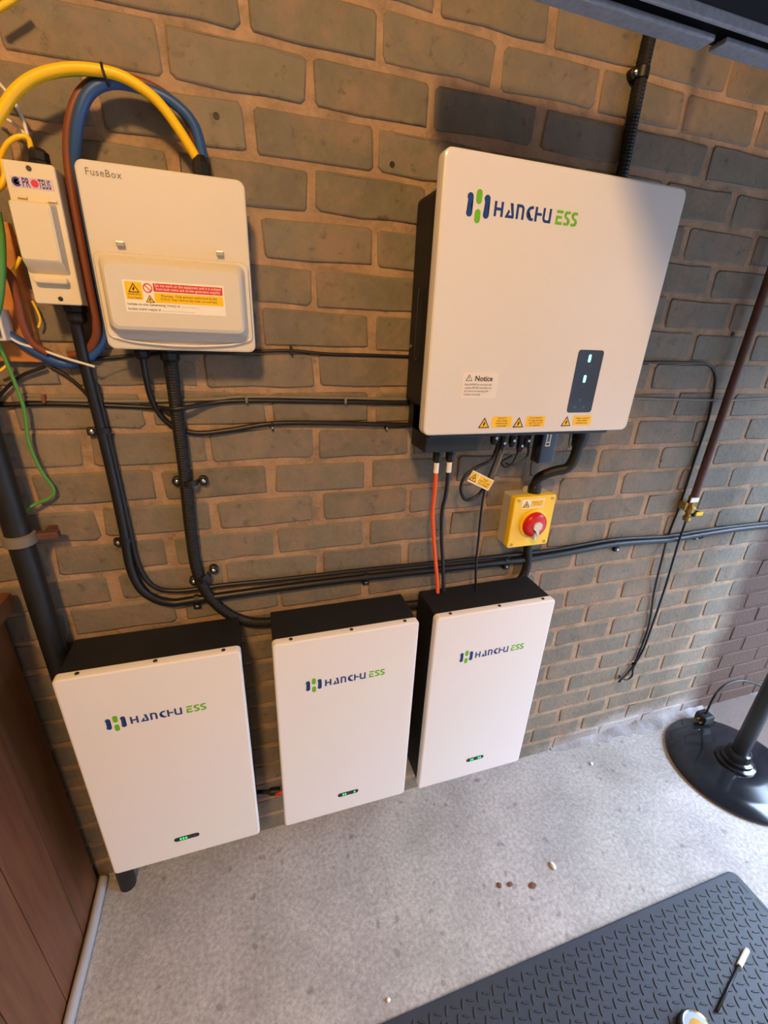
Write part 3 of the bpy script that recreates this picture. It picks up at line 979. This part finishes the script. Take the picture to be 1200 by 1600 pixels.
cable('twin_flex', [(-15, 115, -.030), (0, 132, -.030), (20, 156, -.032), (35, 185, -.034), (43, 212, -.036), (48, 236, -.038)], .0024, 'c_white', 'upper white flex entering the top gland of the narrow enclosure')
cable('twin_flex', [(-15, 170, -.026), (0, 180, -.026), (25, 196, -.030), (40, 212, -.034), (48, 236, -.036)], .0022, 'c_white', 'lower white flex entering the top gland of the narrow enclosure')
cable('earth_wire', [(-6, 262, -.040), (2, 242, -.042), (12, 224, -.044), (28, 214, -.044), (44, 216, -.042), (50, 236, -.040)], .0034, 'c_yellow', 'short yellow wire loop into the top gland of the narrow enclosure', 'wire')
cable('earth_wire', [(-12, 20, -.030), (0, 12, -.030), (15, 3, -.030), (30, -8, -.030)], .0040, 'c_yellow', 'yellow cable crossing the top left corner of the wall', 'wire')
cable('earth_wire', [(-12, 300, -.052), (2, 290, -.052), (8, 272, -.050), (3, 250, -.048)], .0044, 'c_yellow', 'yellow wire bend at the left of the narrow enclosure badge', 'wire')
cable('earth_cable', [(-6, 330, -.060), (1, 370, -.060), (2, 420, -.058), (-2, 470, -.056), (-10, 500, -.05)], .0060, 'c_green', 'green earth cable hanging at the far left beside the backboard')
cable('meter_tail', [(4, 418, -.034), (18, 436, -.036), (28, 470, -.036), (36, 505, -.034), (50, 535, -.030), (75, 552, -.026)], .0062, 'c_brown', 'short brown cable bending down in front of the wooden backboard')
cable('earth_wire', [(32, 402, -.034), (26, 415, -.036), (20, 424, -.036)], .0028, 'c_yellow', 'stub of yellow wire beside the narrow enclosure', 'wire')
cable('earth_wire', [(50, 470, -.016), (58, 485, -.016), (63, 500, -.016), (60, 512, -.016)], .0018, 'c_yellow', 'thin cream wire curling below the narrow enclosure', 'wire')
cable('earth_wire', [(-8, 582, -.024), (2, 578, -.024), (12, 570, -.022)], .0024, 'c_yellow', 'yellow wire end under the wooden backboard', 'wire')

# wooden backboard and meter at the left edge
q = W(66, 566, -.018)
bo = obj('backboard', box(q.x - .34, q.x, -.018, -.0005, q.z, q.z + .20, .002), 'board')
tag(bo, 'orange varnished wooden backboard behind the cables at left edge', 'board')
q = W(7, 520, -.055)
mt = thing('meter', 'pale grey meter box at the left edge of the backboard', 'meter', (q.x - .05, -.018, q.z))
obj('case', box(q.x - .11, q.x, -.055, -.0185, q.z - .012, q.z + .035, .003), 'c_white', mt)
obj('terminal_cover', box(q.x - .10, q.x - .004, -.060, -.055, q.z - .006, q.z + .014, .002), 'c_grey', mt)

# main black cable pair
run = [(118, 500, -.034), (126, 540, -.028), (140, 600, -.016), (160, 678, -.016), (179, 760, -.016), (194, 832, -.016), (205, 890, -.016), (226, 926, -.016), (265, 941, -.016), (310, 936, -.016), (440, 918, -.016), (570, 902, -.016), (700, 888, -.016), (790, 878, -.016), (870, 866, -.016), (960, 850, -.016), (1040, 844, -.016), (1092, 836, -.016), (1150, 827, -.016), (1215, 820, -.014)]
cable('armoured_cable', run, .0092, 'rubber', 'thick black cable from the narrow enclosure sweeping right along the wall')
run2 = [(150, 600, -.010), (168, 676, -.012), (187, 758, -.012), (203, 830, -.012), (217, 885, -.012), (240, 916, -.012), (280, 923, -.012), (350, 914, -.012), (440, 905, -.012), (570, 890, -.012), (700, 877, -.012), (790, 868, -.012), (870, 858, -.012), (958, 843, -.012), (1040, 838, -.012), (1092, 830, -.012), (1150, 822, -.012), (1215, 815, -.012)]
cable('twin_cable', run2, .0052, 'rubber', 'thinner black cable lying on top of the thick horizontal one')

# corrugated conduit from the consumer unit, passing behind the batteries
p0 = Vector((g3.x, -.030, fz0 - .02))
cond = [(0, p0.x, p0.y, p0.z), (272, 610, -.020), (281, 680, -.018), (290, 752, -.018), (298, 830, -.018), (309, 895, -.018), (332, 938, -.018), (372, 966, -.0175), (420, 972, -.0175), (520, 958, -.0175), (650, 944, -.0175), (745, 930, -.0175), (800, 915, -.0175), (822, 890, -.018), (822, 858, -.022)]
cpts = [W(*c) if len(c) == 3 else Vector(c[1:]) for c in cond]
cpts[-1] = Vector((W(822, 857, -.022).x, -.022, SZ0 + .004))
co = obj('conduit', tube_bm(cpts, .0118, 14, 6, rib=0.03, rstep=.005), 'rubber2')
tag(co, 'black corrugated conduit dropping from the consumer unit to behind the batteries', 'conduit')

# thin horizontal cables
cable('twin_cable', [(-15, 633, -.006), (70, 631, -.006), (130, 632, -.006), (240, 637, -.006), (275, 639, -.030), (330, 630, -.008), (385, 626, -.006), (540, 628, -.006), (640, 629, -.006), (800, 624, -.006)], .0044, 'rubber', 'thin black cable running level across the wall left of the inverter')
cable('twin_cable', [(40, 624, -.005), (200, 627, -.005), (330, 624, -.006), (385, 620, -.005), (540, 622, -.005), (640, 624, -.005), (800, 620, -.005)], .0030, 'c_grey', 'painted grey cable just above the level black one')
cable('twin_cable', [(860, 616, -.006), (985, 622, -.006), (1060, 624, -.006), (1140, 625, -.006), (1215, 622, -.006)], .0032, 'c_grey', 'painted grey cable running level right of the inverter')
cable('twin_cable', [(140, 562, -.005), (250, 553, -.005), (400, 549, -.005), (455, 548, -.005), (510, 553, -.005), (580, 555, -.005), (660, 558, -.005)], .0032, 'rubber', 'thin black cable leaving the consumer unit edge towards the inverter')
g2p = Vector((g2.x, -.035, fz0 - .014))
cable('twin_cable', [(0, g2p.x, g2p.y, g2p.z), (228, 590, -.026), (236, 622, -.012), (252, 650, -.008), (275, 668, -.007), (310, 677, -.007), (360, 672, -.007), (425, 662, -.007), (500, 661, -.007), (600, 663, -.007), (690, 664, -.007)], .0052, 'rubber', 'black cable curving from the consumer unit gland to the inverter')
cable('thin_wire', [(-12, 634, -.010), (5, 612, -.010), (32, 588, -.012), (70, 573, -.014)], .0028, 'rubber', 'thin dark wire arcing below the wooden backboard at far left', 'wire')
cable('thin_wire', [(80, 574, -.008), (105, 588, -.008), (125, 605, -.008), (140, 622, -.008)], .0030, 'rubber', 'short dark wire slanting behind the thick left cable', 'wire')


# clips
def saddle(u, v, ang, label, r=.0135, y=-.018, ears=2):
    p = W(u, v, y)
    t = thing('conduit_saddle', label, 'clip', (p.x, 0, p.z), 'conduit saddles on the corrugated conduit')
    loops = []
    rot = Matrix.Rotation(ang, 3, 'Y')
    for s in (-.006, .006):
        L = []
        for rr_ in (r + .0022,):
            L += [(rr_ * math.cos(a), y - rr_ * math.sin(a), s) for a in [math.pi * i / 10 for i in range(11)]]
        L += [(-r * math.cos(a), y - r * math.sin(a), s) for a in [math.pi * i / 10 for i in range(11)]]
        loops.append([Vector((p.x, 0, p.z)) + rot @ Vector(q) for q in L])
    obj('strap', loft(loops), 'gland', t)
    for s in ((-1, 1) if ears == 2 else (-1,)):
        ep = Vector((p.x, 0, p.z)) + rot @ Vector((s * (r + .011), 0, 0))
        obj('ear', lathe([(.0095, 0.002), (.0095, -.010), (.007, -.012)], (ep.x, -.004, ep.z), 16, 'y'), 'gland', t, True)
        obj('screw', lathe([(.0042, 0), (.0042, -.0015), (.002, -.003)], (ep.x, -.0158, ep.z), 12, 'y'), 'steel', t, True)


saddle(297, 753, math.radians(2), 'black conduit saddle with two screws halfway down the corrugated conduit')
saddle(318, 901, math.radians(-28), 'black conduit saddle with two screws at the lower bend of the conduit')


def pclip(u, v, du, dv, ang, label, r=.0105, mat_='gland'):
    p = W(u, v, -.014)
    t = thing('cable_cleat', label, 'clip', (p.x, 0, p.z), 'cable cleats on the thick black cable')
    rot = Matrix.Rotation(ang, 3, 'Y')
    L2 = []
    for s in (-.005, .005):
        L = [((r + .002) * math.cos(a), -.013 - (r + .002) * math.sin(a), s) for a in [math.pi * i / 10 for i in range(11)]]
        L += [(-r * math.cos(a), -.013 - r * math.sin(a), s) for a in [math.pi * i / 10 for i in range(11)]]
        L2.append([Vector((p.x, 0, p.z)) + rot @ Vector(q) for q in L])
    obj('strap', loft(L2), mat_, t)
    e = W(u + du, v + dv, -.010)
    obj('lug', box(e.x - .008, e.x + .008, -.014, -.0005, e.z - .007, e.z + .007, .002), mat_, t)
    obj('screw', lathe([(.0040, 0), (.0040, -.002), (.002, -.003)], (e.x, -.014, e.z), 12, 'y'), 'steel', t, True)


pclip(162, 672, -18, 2, 0, 'black cleat near the top of the left cable drop')
pclip(196, 843, -11, 4, 0, 'black cleat near the foot of the left cable drop')
pclip(308, 936, 0, 10, math.radians(90), 'black cleat where the thick cable passes the corrugated conduit')
pclip(571, 902, 0, 7, math.radians(90), 'black cleat above the middle battery')
pclip(790, 877, 0, 8, math.radians(90), 'black cleat just left of the yellow isolator')
pclip(963, 850, 0, 8, math.radians(90), 'black cleat right of the yellow isolator')
pclip(1095, 836, -8, 4, math.radians(90), 'black cleat on the thick cable beyond the rusty pipe')


def nail_clip(u, v, label, mat_='gland', head=True):
    p = W(u, v, -.006)
    t = thing('cable_clip', label, 'clip', (p.x, 0, p.z), 'small nail clips on the thin cables')
    obj('hoop', box(p.x - .0025, p.x + .0025, -.0135, -.0005, p.z - .007, p.z + .007, .001), mat_, t)
    obj('nail', lathe([(.0022, 0), (.0022, -.0016), (.001, -.002)], (p.x, -.0135, p.z - .0045), 10, 'y'), 'steel' if head else mat_, t)


nail_clip(425, 664, 'small black nail clip on the lower cable nearer the consumer unit')
nail_clip(603, 665, 'small black nail clip on the lower cable nearer the inverter')
nail_clip(70, 623, 'small dark clip on the level cable at far left', 'c_brown', False)
nail_clip(385, 623, 'small grey painted clip on the level cable below the consumer unit', 'c_grey', False)
nail_clip(539, 625, 'small grey painted clip on the level cable close to the inverter', 'c_grey', False)
nail_clip(455, 547, 'small dark clip on the uppermost thin cable', 'gland', False)

# conduit above the inverter
cable('conduit', [(1038, -40, -.016), (1022, 30, -.016), (1008, 90, -.016), (990, 180, -.016), (974, 262, -.016), (960, 330, -.012)], .0120, 'rubber2', 'black corrugated conduit rising from the inverter to the track', 'conduit', rib=0.05)
p = W(992, 116, -.010)
t = thing('conduit_saddle', 'black saddle with bright screw on the conduit above the inverter', 'clip', (p.x, 0, p.z), 'conduit saddles on the corrugated conduit')
obj('ear', lathe([(.0100, 0.009), (.0100, -.004), (.008, -.006)], (p.x - .003, -.010, p.z), 16, 'y'), 'gland', t, True)
obj('screw', lathe([(.0052, 0), (.0052, -.002), (.002, -.004)], (p.x - .003, -.0165, p.z), 12, 'y'), 'steel', t, True)
obj('strap', lathe([(.0136, -.008), (.0136, .008), (.0125, .008), (.0125, -.008)], (W(1003, 112, -.016).x, -.016, p.z), 18, 'z'), 'gland', t, True)

# ------------------------------------------------------------------ cables under the inverter
def drop(name, x, y, pts, r, m, label):
    P = [Vector((x, y, 1.200))] + [W(*q) for q in pts]
    o = obj(name, tube_bm(P, r, 10, 6), m, smooth=True)
    tag(o, label, 'cable', 'battery leads below the inverter')
    obj('sleeve', lathe([(r * 1.25, 0), (r * 1.25, -.026)], (x, y, 1.2005), 12), 'paper', o, True)


drop('battery_lead', gA.x, -.095, [(679, 770, -.095), (676, 800, -.093), (677, 830, -.092), (680, 870, -.090), (683, 905, -.088), (684, 926, -.088)], .0046, 'orange', 'orange battery lead with white sleeve below the inverter')
drop('battery_lead', gB.x, -.095, [(697, 770, -.095), (691, 800, -.093), (690, 840, -.092), (692, 880, -.090), (693, 925, -.088)], .0046, 'rubber', 'black battery lead with white sleeve beside the orange one')
cable('data_cable', [(786, 690, -.090), (776, 715, -.092), (764, 745, -.092), (757, 768, -.090), (752, 800, -.085), (748, 840, -.080), (744, 880, -.075), (743, 922, -.070)], .0030, 'rubber', 'thin black data cable hanging from the inverter to the right battery')
cable('data_cable', [(780, 690, -.088), (768, 718, -.080), (745, 730, -.080), (726, 745, -.080), (720, 765, -.080), (728, 781, -.082), (745, 775, -.085), (756, 763, -.088)], .0038, 'rubber', 'looped black cable beside the danger tag under the inverter')
cable('data_cable', [(790, 690, -.086), (782, 716, -.088), (770, 745, -.088), (764, 760, -.086)], .0028, 'c_grey', 'grey cable running beside the black data cable')
cable('data_cable', [(812, 700, -.088), (802, 722, -.086), (790, 730, -.080), (784, 722, -.076), (800, 712, -.070)], .0026, 'rubber', 'small black loop left of the data dongle')
cable('data_cable', [(826, 694, -.088), (824, 712, -.088), (812, 722, -.086), (800, 727, -.082), (790, 724, -.080)], .0026, 'rubber', 'black cable curl hanging just left of the dongle')
# danger tag on the cable
pc = W(751, 751, -.098)
tg = thing('danger_tag', 'small yellow and white danger tag wrapped on a cable', 'tag', (pc.x, -.098, pc.z))
parts_before = set(bpy.data.objects)
pl = obj('tag_card', slab(-.032, .032, -.0135, .0135, 0, -.0008, .002, 0), 'paper', tg)
obj('yellow_field', box(-.008, .030, -.0010, -.0008, -.011, .011), 'yellow', pl)
obj('yellow_field', box(-.031, -.011, -.0010, -.0008, -.011, .011), 'yellow', pl)
warning_triangle(pl, -.021, -.009, .018, -.0010)
text('Danger\nSolar D.C. cable\nlive in daylight', .0062, .011, -.0012, .0045, 'ink', pl, align='CENTER', squeeze=.75)
Mx = Matrix.Translation((pc.x, -.098, pc.z)) @ Matrix.Rotation(math.radians(26), 4, 'Y')
for o in set(bpy.data.objects) - parts_before:
    o.data.transform(Mx)
cl = W(775, 746, -.090)
obj('tag_clasp', box(cl.x - .008, cl.x + .006, -.094, -.088, cl.z - .004, cl.z + .004, .001), 'c_grey', tg)

# thick elbow from inverter to isolator
e0 = W(905, 690, -.075)
el = thing('flexible_conduit', 'thick black conduit elbow from the inverter to the isolator', 'conduit', (e0.x, -.075, 1.05))
obj('connector', lathe([(.0190, .0), (.0190, -.034), (.0170, -.036), (.0170, -.050), (.0135, -.056)], (e0.x, -.075, 1.268), 18), 'gland', el, True)
ip = Vector((W(835, 765, -.028).x, -.028, SZ1 - .006))
epts = [Vector((e0.x, -.075, 1.225)), W(897, 716, -.074), W(886, 731, -.068), W(866, 736, -.056), W(846, 744, -.042), Vector((ip.x, -.030, SZ1 + .030)), ip]
obj('hose', tube_bm(epts, .0125, 12, 7), 'rubber2', el, True)
obj('collar', lathe([(.0165, 0), (.0165, .016), (.0140, .022)], (ip.x, -.028, SZ1 - .002), 16), 'gland', el, True)

# cords under the batteries
def low_cable(name, pts, r, m, label):
    o = obj(name, tube_bm([Vector(p) for p in pts], r, 8, 6), m, smooth=True)
    tag(o, label, 'cable')
    return o


q = W(490, 1290, -.10)
low_cable('battery_link_lead', [(q.x - .03, -.10, .240), (q.x - .022, -.11, .212), (q.x, -.115, .196), (q.x + .022, -.11, .210), (q.x + .03, -.10, .240)], .0045, 'rubber', 'black cable loop hanging below the middle battery')
low_cable('battery_link_lead', [(q.x - .015, -.09, .240), (q.x - .008, -.10, .214), (q.x + .008, -.10, .212), (q.x + .016, -.09, .240)], .0035, 'orange', 'orange cable loop tucked under the middle battery')
q = W(703, 1230, -.11)
low_cable('network_lead', [(q.x, -.11, .240), (q.x + .001, -.112, .205), (q.x + .004, -.113, .192)], .0042, 'c_white', 'white plug lead hanging below the right battery')
low_cable('network_lead', [(q.x + .004, -.113, .193), (q.x + .016, -.112, .186), (q.x + .030, -.108, .204), (q.x + .034, -.105, .240)], .0030, 'rubber', 'thin black lead looping up behind the white plug')
q = W(735, 1215, -.10)
low_cable('network_lead', [(q.x - .012, -.10, .240), (q.x - .006, -.10, .222), (q.x + .008, -.10, .220), (q.x + .016, -.10, .240)], .0030, 'rubber', 'small black loop under the right battery status bar')
q = W(425, 1237, -.055)
pg = thing('battery_plug', 'black and red connector in the gap between left and middle batteries', 'connector', (q.x, -.055, q.z))
obj('shell', tube_bm([q + Vector((-.045, .01, .002)), q + Vector((-.012, 0, .004)), q + Vector((.022, -.004, .0))], [.006, .011], 10, 4), 'gland', pg, True)
obj('collar', tube_bm([q + Vector((.008, -.014, .004)), q + Vector((.045, -.010, .006))], .004, 8, 1), 'sign_red', pg, True)
obj('tip', tube_bm([q + Vector((.010, -.018, -.006)), q + Vector((.014, -.018, -.006))], .003, 8, 1), 'steel', pg, True)

# ------------------------------------------------------------------ right side: rusty pipe, valve, hanging wires
pz = W(1071, 797, -.030)
gp_ = thing('gas_pipe', 'rusty brown vertical pipe with brass valve right of the inverter', 'pipe', (pz.x, -.030, pz.z))
PXC = 1.285
obj('pipe', tube_bm([(PXC, -.030, 2.40), (PXC, -.030, 1.02)], .0105, 14), 'rust', gp_, True)
vz = W(1066, 800, -.03).z
obj('coupling', lathe([(.0130, .030), (.0130, .004), (.0110, .0)], (PXC, -.030, 1.000), 8), 'brass', gp_)
obj('valve_body', lathe([(.0090, 0), (.0140, -.006), (.0140, -.020), (.0090, -.026), (.0090, -.034), (.0115, -.036), (.0115, -.048), (.0060, -.052)], (PXC, -.030, 1.000), 12), 'brass', gp_)
obj('lever', box(PXC + .006, PXC + .034, -.050, -.046, .972, .984, .001), 'iso_yellow', gp_)
obj('lever_grip', box(PXC + .002, PXC + .024, -.0465, -.030, .968, .984, .002), 'gland', gp_)
obj('pipe_tag', box(PXC - .026, PXC + .006, -.043, -.041, 1.016, 1.030), 'paper', gp_)
obj('pipe_bracket', box(PXC - .022, PXC + .004, -.030, -.0005, .985, 1.010, .002), 'brass', gp_)

cable('bell_wire', [(990, 566, -.005), (1040, 566, -.005), (1090, 567, -.005), (1110, 572, -.005), (1118, 590, -.005), (1113, 625, -.005), (1105, 660, -.005), (1085, 720, -.005), (1062, 790, -.005), (1044, 838, -.006), (1034, 875, -.024), (1022, 925, -.012), (1017, 960, -.010), (1010, 990, -.010), (992, 1035, -.010), (982, 1050, -.010), (972, 1060, -.012), (967, 1066, -.012)], .0032, 'rubber', 'thin black wire turning a corner and dropping beside the rusty pipe', 'wire')
vb = Vector((PXC, -.030, .950))
cable('bell_wire', [(0, vb.x, vb.y, vb.z), (1061, 845, -.030), (1052, 875, -.022), (1037, 925, -.016), (1018, 980, -.012), (1005, 1015, -.012), (990, 1042, -.012), (988, 1055, -.012), (980, 1062, -.012), (972, 1060, -.012), (968, 1056, -.012)], .0034, 'rubber', 'thin black wire hanging from the brass valve to a loop near the floor', 'wire')
p = W(990, 1038, -.012)
tag(obj('wire_tie', lathe([(.0075, -.004), (.0075, .004), (.0060, .004), (.0060, -.004)], (p.x, -.012, p.z), 14), 'gland'), 'tiny black tie gathering the two hanging wires', 'cable tie')

# ------------------------------------------------------------------ left: drain pipe and cabinet
dp = thing('drain_pipe', 'black vertical drain pipe beside the wooden cabinet', 'pipe', (-0.410, -.045, 0))
obj('pipe', tube_bm([(-0.410, -.045, 0.0), (-0.410, -.045, 2.40)], .0205, 20), 'soil', dp, True)
pk = W(30, 842, -.045)
obj('clamp', lathe([(.0215, -.011), (.0260, -.009), (.0260, .009), (.0215, .011)], (-0.410, -.045, pk.z), 22), 'c_grey', dp, True)
obj('clamp_ear', box(-0.388, -0.350, -.044, -.028, pk.z - .008, pk.z + .007, .003), 'rust', dp)
obj('clamp_stem', box(-0.378, -0.362, -.036, -.0005, pk.z - .006, pk.z + .005, .002), 'rust', dp)

CX, CTOP = -0.489, 0.948
cab = thing('cabinet', 'brown stained pine cabinet cut off at the left edge', 'cabinet', (-0.85, -.28, 0))
obj('carcass', box(-1.20, CX - .016, -.62, -.025, 0.0, CTOP - .03), 'wood', cab)
for i, (ya, yb) in enumerate(((-.145, -.020), (-.268, -.147), (-.392, -.270), (-.512, -.394), (-.625, -.514))):
    obj('side_board', box(CX - .016, CX, ya, yb, 0.0, CTOP - .03, .0015), 'wood', cab)
tp = box(-1.22, CX + .030, -.65, -.020, CTOP - .03, CTOP + .008, .010)
obj('top', tp, 'wood', cab, True)
for xa, xb in ((-1.19, -.865), (-.855, -.52)):
    dr = obj('cabinet_door', box(xa, xb, -.640, -.620, 0.06, CTOP - .05, .003), 'wood', cab)
    kx = xb - .03 if xa < -1 else xa + .03
    obj('door_knob', lathe([(.008, 0), (.008, -.012), (.016, -.018), (.012, -.030)], (kx, -.640, .55), 16, 'y'), 'wood', dr, True)

fp0, fp1 = G(158, 1375, .012), G(100, 1600, .012)
fx = -0.474
pp = obj('floor_pipe', tube_bm([(fx, -.66, .012), (fx, -.45, .012), (fx - .002, -.30, .012), (fx + .001, -.15, .012), (fx, -.02, .013)], .0115, 12), 'strip', smooth=True)
tag(pp, 'pale grey pipe lying on the floor along the cabinet foot', 'pipe')

# ------------------------------------------------------------------ rubber mat
MX0, MX1, MY0, MY1 = 0.055, 1.292, -1.12, -0.503
mo = thing('rubber_mat', 'dark rubber floor mat with raised chevron tread', 'mat', ((MX0 + MX1) / 2, (MY0 + MY1) / 2, 0))
loops = []
for ins, z in ((0, 0.0005), (0, .009), (.001, .0105), (.003, .011)):
    loops.append([(x, y, z) for x, y in rr(MX0 + ins, MX1 - ins, MY0 + ins, MY1 - ins, .022 - ins, 6)])
obj('sheet', loft(loops), 'mat', mo)
bm = bmesh.new()


def tread(cx, cy, ang, L=.0112, w=.0036, h=.0022):
    ca, sa = math.cos(ang), math.sin(ang)
    tr_ = lambda x, y, z: bm.verts.new((cx + x * ca - y * sa, cy + x * sa + y * ca, z))
    lo = [(-L, 0), (-L * .5, -w * .75), (L * .5, -w * .75), (L, 0), (L * .5, w * .75), (-L * .5, w * .75)]
    a_ = [tr_(x, y, .0108) for x, y in lo]
    b2_ = [tr_(x * .75, y * .5, .0108 + h) for x, y in lo]
    for i in range(6):
        j = (i + 1) % 6
        bm.faces.new((a_[i], a_[j], b2_[j], b2_[i]))
    bm.faces.new(b2_)


step = .0205
nx, ny = int((MX1 - MX0 - .034) / step), int((MY1 - MY0 - .034) / step)
for i in range(nx + 1):
    for j in range(ny + 1):
        x, y = MX0 + .018 + i * step, MY0 + .018 + j * step
        tread(x, y, math.radians(70 if (i + j) % 2 else -20) + random.uniform(-.03, .03))
tk = obj('tread', bm, 'mat', mo)
tk['kind'] = 'stuff'
# two short slits at the corner
obj('edge_slit', box(MX1 - .012, MX1 - .0085, -.62, -.575, .0095, .0113), 'ink', mo)
obj('edge_slit', box(MX1 - .018, MX1 - .0145, -.56, -.525, .0095, .0113), 'ink', mo)

# measuring dial and lead on the mat
dc = G(1092, 1612, .03)
dl = thing('round_dial', 'round amber dial with silver rim at the bottom edge', 'gauge', (dc.x, dc.y, .011))
obj('rim', lathe([(.034, 0), (.036, .004), (.036, .020), (.033, .024), (.030, .022)], (dc.x, dc.y, .0125), 28), 'steel', dl, True)
obj('face', lathe([(.030, .018), (.030, .021), (.004, .0235)], (dc.x, dc.y, .0125), 28), 'amber', dl, True)
obj('foot', lathe([(.039, 0), (.039, .008), (.036, .010)], (dc.x, dc.y, .0128), 24), 'gland', dl, True)
ra, rb = G(1120, 1580, .016), G(1155, 1509, .016)
rod = thing('marker_rod', 'thin dark rod with a white tip lying on the rubber mat', 'rod', (ra.x, ra.y, .013))
obj('shaft', tube_bm([ra, rb], .0030, 8), 'gland', rod, True)
rc = rb + (rb - ra).normalized() * .055
obj('white_tip', tube_bm([rb, rc], .0060, 10), 'paper', rod, True)

# ------------------------------------------------------------------ round stand
SXc, SYc = 1.640, -.250
fs = thing('pedestal_stand', 'black round pedestal stand base with glossy enamel on the floor', 'stand', (SXc, SYc, 0))
obj('base', lathe([(.210, 0.0), (.216, .004), (.216, .011), (.208, .016), (.150, .024), (.100, .031), (.075, .036), (.070, .036)], (SXc, SYc, 0), 56), 'stand', fs, True)
obj('collar', lathe([(.062, .033), (.062, .042), (.050, .046), (.050, .058), (.040, .062), (.036, .090), (.030, .094)], (SXc, SYc, 0), 32), 'stand', fs, True)
obj('pole', tube_bm([(SXc, SYc, .05), (SXc, SYc, 1.15)], .026, 20), 'stand_pole', fs, True)
obj('pole_cap', lathe([(.028, 0), (.028, .01), (.02, .016)], (SXc, SYc, 1.148), 20), 'stand_pole', fs, True)

pgp = G(1101, 1120, .045)
pl_ = thing('mains_plug', 'black three pin plug resting on the round stand base', 'plug', (pgp.x, pgp.y, .02))
obj('plug_body', box(pgp.x - .026, pgp.x + .026, pgp.y - .024, pgp.y + .024, .026, .062, .008), 'gland', pl_)
for dx, dy in ((-.008, -.012), (-.008, .012), (.010, 0)):
    obj('pin', box(pgp.x - .042, pgp.x - .024, pgp.y + dy - .003, pgp.y + dy + .003, .040 + dx * .5, .044 + dx * .5), 'brass', pl_)
cp = [Vector((pgp.x + .010, pgp.y + .005, .055)), W(1112, 1095, -.12), W(1125, 1077, -.12), W(1143, 1066, -.12), W(1165, 1064, -.13), W(1190, 1072, -.15), W(1215, 1085, -.18)]
cd = obj('power_lead', tube_bm(cp, .0042, 10), 'rubber', smooth=True)
tag(cd, 'black cord arching from the plug behind the stand pole', 'cord')

# ------------------------------------------------------------------ bits on the floor
def chip(u, v, sx, sy, sz, m, label, cat, name):
    p = G(u, v)
    r_ = random.Random(int(u * 7 + v))
    bm = bmesh.new()
    bmesh.ops.create_icosphere(bm, subdivisions=2, radius=1)
    for q in bm.verts:
        q.co = Vector((q.co.x * sx * r_.uniform(.8, 1.15), q.co.y * sy * r_.uniform(.8, 1.15), q.co.z * sz))
        q.co += Vector((p.x, p.y, sz * .8))
    tag(obj(name, bm, m), label, cat, 'bits of litter on the concrete floor')


chip(864, 1354, .007, .012, .005, 'stone_w', 'white chip on the concrete in front of the right battery', 'chip', 'stone_chip')
chip(924, 1194, .006, .006, .004, 'stone_w', 'small white chip near the wall foot beside the right battery', 'chip', 'stone_chip')
chip(832, 1384, .011, .008, .003, 'leaf', 'rust brown leaf scrap near the white chip', 'leaf', 'leaf_scrap')
chip(797, 1382, .008, .006, .003, 'leaf', 'dark brown leaf scrap further left on the concrete', 'leaf', 'leaf_scrap')
chip(780, 1384, .007, .007, .003, 'leaf', 'dark brown crumb leftmost of the three leaf scraps', 'leaf', 'leaf_scrap')
chip(607, 1563, .005, .005, .003, 'stone_w', 'tiny white chip at the bottom edge of the concrete', 'chip', 'stone_chip')
chip(124, 1546, .005, .004, .004, 'stone_w', 'tiny white chip beside the pale floor pipe', 'chip', 'stone_chip')
